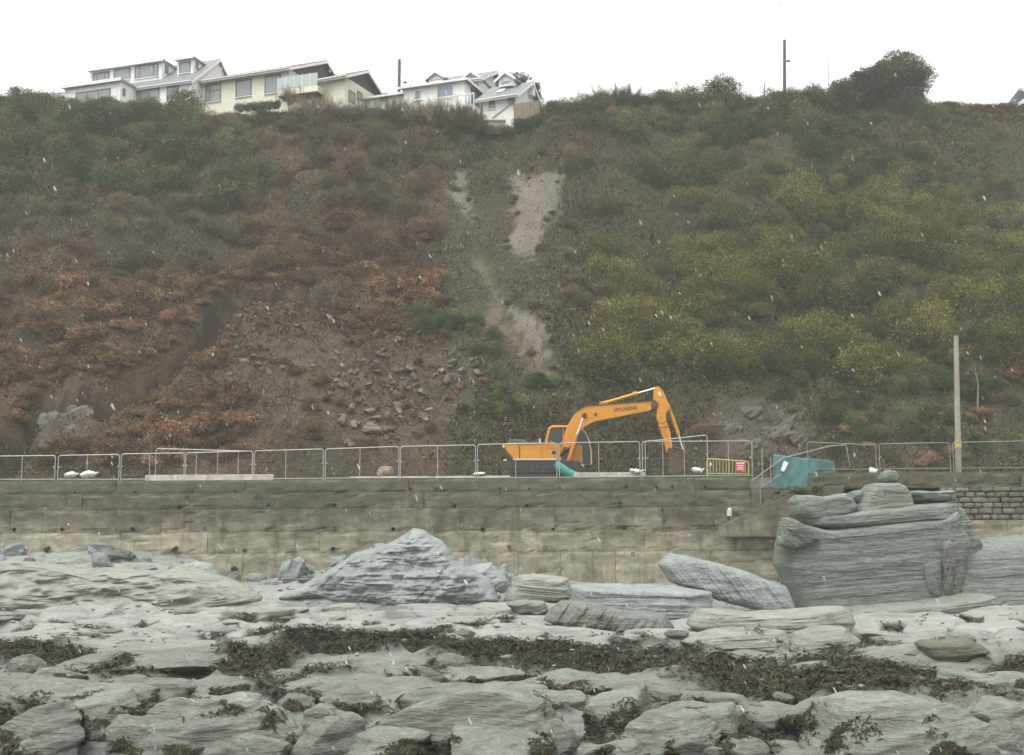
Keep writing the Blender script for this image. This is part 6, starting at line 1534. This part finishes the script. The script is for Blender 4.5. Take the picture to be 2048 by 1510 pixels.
# ------------------------------------------------------------------ scree stones and rock faces in the slope
M_scree = rock_mat('scree_stone', (0.11, 0.092, 0.068), (0.175, 0.15, 0.115), (0.26, 0.23, 0.18), stretch=3.0, moss=0.25, rnd=0.3)
SC = [boulder(500 + s, 1, 0.75, 0.42, 3, 0.7, 12, 0.2, 0.2, 0.02, M_scree, 0.25, 0.97) for s in range(6)]
for m_ in SC: m_.polygons.foreach_set('use_smooth', np.zeros(len(m_.polygons), bool))
k = 0
while k < 250:
    if rp.random() < 0.55: px_, py_ = rp.gauss(770, 60), rp.gauss(805, 48)
    else: px_, py_ = rp.uniform(440, 960), rp.uniform(610, 890)
    if not in_any(px_, py_, SCREE): continue
    x, Y = hill_hit(px_, py_); s_ = 0.10 + 0.42 * rp.random() ** 2.0 * (1.5 if rp.random() < 0.12 else 1)
    o = link('scree_stone', SC[k % 6], None, (x, Y - 0.1, hz(x, Y - 0.1) + s_ * 0.22), (rp.uniform(0.1, 1.1), rp.uniform(-0.6, 0.6), rp.uniform(0, 6.28)), (s_, s_, s_))
    tag(o, 'angular brown grey stone fallen in the scree below the slip', 'stone', 'fallen stones of the scree'); k += 1
M_cliff = rock_mat('cliff_rock', (0.07, 0.063, 0.05), (0.12, 0.108, 0.088), (0.19, 0.175, 0.145), (0, 0.5, 0), stretch=3.0, moss=0.35, ripple=1.3)
M_clay = rock_mat('pale_clay_face', (0.11, 0.093, 0.066), (0.155, 0.135, 0.098), (0.205, 0.182, 0.138), (0, 0.3, 0), stretch=1.5, moss=0.12, ripple=0.8)
def face(name, ol, seed, mat, label, dY=0.0, fr=0.5, lean=1.0, amp=0.12):
    ys = [hill_hit(px, py)[1] for px, py in ol]; cxp = sum(p[0] for p in ol) / len(ol); cyp = sum(p[1] for p in ol) / len(ol)
    o = relief(name, ol, hill_hit(cxp, cyp)[1] + dY, fr, 1.2, mat, p=4, tilt=0.6, period=0.5, amp=amp, lean=lean, seed=seed, nth=120, nr=34, rough=0.12); return tag(o, label, 'rock face')
def outcrops(lst, where):
    for i, (px, py, hw, lab) in enumerate(lst):
        x, Y = hill_hit(px, py); r_ = hw * Y / F
        o = link('rock_exposure', boulder(620 + int(px), r_ * 1.1, r_ * 0.55, r_ * 0.75, 5, 0.7, 9, 0.2, 0.6, 0.07, M_cliff, 0.4), None, (x, Y + r_ * 0.25, hz(x, Y)), (-0.35, random.uniform(-0.3, 0.3), random.uniform(-0.4, 0.4)))
        tag(o, lab, 'rock')
outcrops([(1450, 868, 34, 'grey rock in the slope just right of the excavator arm'), (1500, 835, 36, 'upper grey rock of the broken face right of the excavator'), (1550, 872, 40, 'largest grey rock of the broken face behind the yellow barrier'),
          (1602, 880, 30, 'grey rock above the teal sheets'), (1500, 893, 34, 'low grey rock behind the long fence panel'), (1575, 826, 26, 'small grey rock at the top of the broken face'), (1250, 772, 26, 'pale rock in the slope above the excavator boom'), (1278, 758, 18, 'small pale rock right of the one above the excavator boom'),
          (100, 850, 34, 'left brown rock in the hollow at the lower left of the slope'), (160, 828, 30, 'right brown rock in the hollow at the lower left of the slope'), (130, 876, 26, 'low brown rock at the foot of the hollow at lower left')], 0)
# hedge and shrubs before the houses, moss and tufts by the steps and in the wall joints
for px in range(482, 650, 14):
    p = at(px, 212 - (px - 482) * 0.10, 94.6); put_bush('evergreen' if px < 560 else 'twig', p.x, p.y, 0.62, 0.75 if px < 560 else 1.3, z=p.z - 0.25)
for px in range(866, 965, 9):
    p = at(px, 232 + (px - 866) * 0.12, 91.0); put_bush(rp.choice(('twig', 'bramble', 'twig')), p.x, p.y, rp.uniform(0.8, 1.2), rp.uniform(1.0, 1.5), z=p.z - 0.3)
for px, py in ((962, 252), (980, 256), (998, 257), (1014, 258), (1034, 246), (1050, 244), (1066, 240), (1080, 236)):
    p = at(px, py, 90.4); put_bush('evergreen' if px > 1030 else 'bramble', p.x, p.y, rp.uniform(0.6, 0.9), 0.75, z=p.z - 0.2)
for i, (px, py, r_) in enumerate(((1556, 985, 0.32), (1572, 980, 0.36), (1592, 976, 0.34), (1610, 976, 0.36), (1632, 974, 0.3), (1585, 988, 0.3), (1560, 992, 0.24))):
    p = at(px, py, WALL_Y - 0.12); put_bush('bright', p.x, p.y, r_, r_ * 0.8, 'green weed tuft at the head of the beach steps, number %s from the left' % ('one two three four five six seven'.split()[[0, 2, 4, 5, 6, 3, 1][i]]), z=p.z - 0.1)
for px, py, lab in ((350, 1100, 'green plant rooted in the wall joint at left centre'), (210, 1112, 'dark plant rooted low in the wall at left'), (94, 1100, 'yellowish plant low in the wall at the left edge'), (468, 1140, 'tall green plant at the wall foot left of the peaked rock'), (1640, 975, 'green plant on the step landing beside the teal sheet')):
    p = at(px, py, WALL_Y - 0.38); put_bush('bright', p.x, p.y, 0.2, 0.24, lab, z=p.z)

# ragged plants creeping over the edges of the scars and the scree
for poly, n_ in ((EARTH[0], 16), (EARTH[1], 9), (EARTH[2], 6), (SCREE[0], 30), (SCREE[1], 10)):
    for k in range(n_):
        i = rp.randrange(len(poly)); f = rp.random(); a, b = poly[i], poly[(i + 1) % len(poly)]
        x, Y = hill_hit(a[0] * (1 - f) + b[0] * f + rp.gauss(0, 5), a[1] * (1 - f) + b[1] * f + rp.gauss(0, 5))
        put_bush(rp.choice(('bracken', 'bramble', 'bramble', 'bright') if poly in EARTH else ('bracken', 'bracken', 'bramble')), x, Y, rp.uniform(0.25, 0.6))
for k in range(26):
    x, Y = hill_hit(rp.uniform(470, 930), rp.uniform(620, 870)); put_bush(rp.choice(('bracken', 'bramble')), x, Y, rp.uniform(0.25, 0.55))

# ================================================================== FALLING SLEET AND THE DAMP AIR
M_flake, ntf, bf_ = new_mat('wet_snow'); bf_.inputs['Base Color'].default_value = (0.85, 0.87, 0.88, 1); bf_.inputs['Roughness'].default_value = 0.62
vf_ = noise_node(ntf, worldpos(ntf), 40, 2); ntf.links.new(ramp(ntf, vf_.outputs['Fac'], [(0.3, (0.72, 0.74, 0.76)), (0.7, (0.9, 0.91, 0.92))]).outputs['Color'], bf_.inputs['Base Color'])
mxs = ntf.nodes.new('ShaderNodeMixShader'); trs = ntf.nodes.new('ShaderNodeBsdfTransparent'); mxs.inputs[0].default_value = 0.62
ntf.links.new(bf_.outputs[0], mxs.inputs[1]); ntf.links.new(trs.outputs[0], mxs.inputs[2]); ntf.links.new(mxs.outputs[0], ntf.nodes['Material Output'].inputs['Surface'])
rf = np.random.default_rng(99); n = 4200
fy = 5.0 + 33 * rf.random(n); fx = rf.uniform(-1, 1, n) * (fy * 0.50 + 2); fz = -0.6 + (fy * 0.42 + 3.4) * rf.random(n)
V1_, F1_ = ICO[1]; ln = (0.006 + 0.014 * rf.random(n) ** 1.5) * np.where(rf.random(n) < 0.05, 1.5, 1); wd = ln * rf.uniform(0.22, 0.36, n)
ax = np.stack([0.42 + rf.normal(0, 0.12, n), rf.normal(0, 0.2, n), -np.ones(n)], -1); ax /= np.linalg.norm(ax, axis=1)[:, None]
s1 = np.cross(ax, [0, 1, 0]); s1 /= np.linalg.norm(s1, axis=1)[:, None]; s2 = np.cross(ax, s1)
q = V1_[None] * (1 + 0.2 * rf.normal(size=(n, len(V1_), 1)))
fv = q[..., 0:1] * (s1 * wd[:, None])[:, None] + q[..., 1:2] * (s2 * wd[:, None])[:, None] + q[..., 2:3] * (ax * ln[:, None])[:, None] + np.stack([fx, fy, fz], -1)[:, None]
fo_ = link('falling_sleet', mesh_np('falling_sleet', fv.reshape(-1, 3), (F1_[None] + (np.arange(n) * len(V1_))[:, None, None]).reshape(-1, 3), [M_flake], True))
tag(fo_, 'flakes of wet sleet falling through the air', 'sleet', kind='stuff')

mh = bpy.data.materials.new('damp_air'); mh.use_nodes = True; nh = mh.node_tree; nh.nodes.clear()
ho = nh.nodes.new('ShaderNodeOutputMaterial'); pv_ = nh.nodes.new('ShaderNodeVolumePrincipled')
pv_.inputs['Color'].default_value = (0.90, 0.92, 0.93, 1); pv_.inputs['Density'].default_value = 0.0011; pv_.inputs['Anisotropy'].default_value = 0.0
nh.links.new(pv_.outputs['Volume'], ho.inputs['Volume'])
hb_ = MB().box(-960, 960, -960, 960, -4.2, 52).build('haze', mh); tag(hb_, 'thin grey haze of the wet air', 'haze', kind='stuff')

# ================================================================== LABELS THAT SINGLE OUT EACH REPEAT BY ITS NEIGHBOURS
ORD = ['nearest to it', 'second nearest to it'] + [w + ' nearest to it' for w in ('third fourth fifth sixth seventh eighth ninth tenth eleventh twelfth thirteenth fourteenth fifteenth sixteenth seventeenth eighteenth nineteenth twentieth').split()]
def ordinal(k):
    if k < 20: return ORD[k]
    t = ('', '', 'twenty', 'thirty', 'forty', 'fifty', 'sixty', 'seventy', 'eighty', 'ninety')[(k + 1) // 10 % 10]; u_ = ('', 'first', 'second', 'third', 'fourth', 'fifth', 'sixth', 'seventh', 'eighth', 'ninth')[(k + 1) % 10]
    return (t + '-' + u_ if u_ else t[:-1] + 'ieth') + ' nearest to it'
HILL_LM = {'the excavator': (1230, 850), 'the wooden pole': (1915, 790), 'the large clay scar': (1065, 420), 'the small clay scar': (1060, 670), 'the white cottage': (1000, 220),
  'the hipped bungalow': (870, 185), 'the long cream bungalow': (500, 185), 'the dormer house': (270, 165), 'the ivy clad dome': (1800, 160), 'the tall utility pole': (1569, 140), 'the distant chimney': (1353, 180),
  'the heap of scree': (760, 800), 'the hollow at lower left': (130, 845), 'the broad rock face': (1530, 860), 'the light green tree': (310, 295), 'the pale bare trunk': (108, 335), 'the yellow barrier': (1455, 935)}
BEACH_LM = {'the huge rounded boulder': (444, 1445), 'the humped boulder': (772, 1345), 'the bottom centre boulder': (922, 1440), 'the square shouldered boulder': (1233, 1433), 'the corner boulder': (1780, 1458), 'the long pale slab': (342, 1328),
  'the peaked rock': (826, 1110), 'the banded block': (1080, 1180), 'the propped slab': (1450, 1170), 'the cream slab': (1540, 1245), 'the layered outcrop': (1750, 1140), 'the mossy slab': (1905, 1300), 'the big blue boulder': (375, 1155), 'the whale backed rock': (147, 1384), 'the teal pipe': (1135, 943)}
def away(dx, dy):
    a = math.degrees(math.atan2(-dy, dx)) % 360
    return ('right of', 'above and right of', 'above', 'above and left of', 'left of', 'below and left of', 'below', 'below and right of')[int((a + 22.5) // 45) % 8]
def single_out(group, kind, lms):
    got = {}
    for o in COL.objects:
        if o.parent is None and o.get('group') == group:
            p = np.array([[o.location.x, o.location.y, o.location.z + 0.3]]); px, py = proj(p); px, py = float(px[0]), float(py[0])
            nm, (lx, ly) = min(lms.items(), key=lambda q: (q[1][0] - px) ** 2 + (q[1][1] - py) ** 2)
            got.setdefault((nm, away(px - lx, py - ly)), []).append((math.hypot(px - lx, py - ly), o.name, o))
    for (nm, dr), lst in got.items():
        for k, (_, _, o) in enumerate(sorted(lst, key=lambda q: q[:2])):
            o['label'] = '%s %s %s, %s' % (kind, dr, nm, ordinal(k))
for gr_, kd_, lm_ in (('gorse bushes of the slope', 'olive gorse bush', HILL_LM), ('dark shrubs of the hillside', 'dark evergreen shrub', HILL_LM), ('light green shrubs of the hillside', 'light green shrub', HILL_LM),
        ('brambles of the hillside', 'brown bramble', HILL_LM), ('bramble scrub of the upper slope', 'brown bramble bush', HILL_LM), ('ivy mounds of the lower slope', 'dark ivy mound', HILL_LM), ('bracken mounds of the slope', 'rusty bracken mound', HILL_LM), ('bare shrubs along the cliff top', 'bare twiggy shrub', HILL_LM), ('fallen stones of the scree', 'angular fallen stone', HILL_LM),
        (FGROUP, 'grey rounded rock', BEACH_LM), ('pale slabs of the upper beach', 'flat pale slab', BEACH_LM), ('loose stones at the wall foot', 'loose grey stone', BEACH_LM), ('small rocks along the weed edge', 'small weedy rock', BEACH_LM), ('angular blocks heaped round the peaked rock', 'angular pale block', BEACH_LM)):
    single_out(gr_, kd_, lm_)
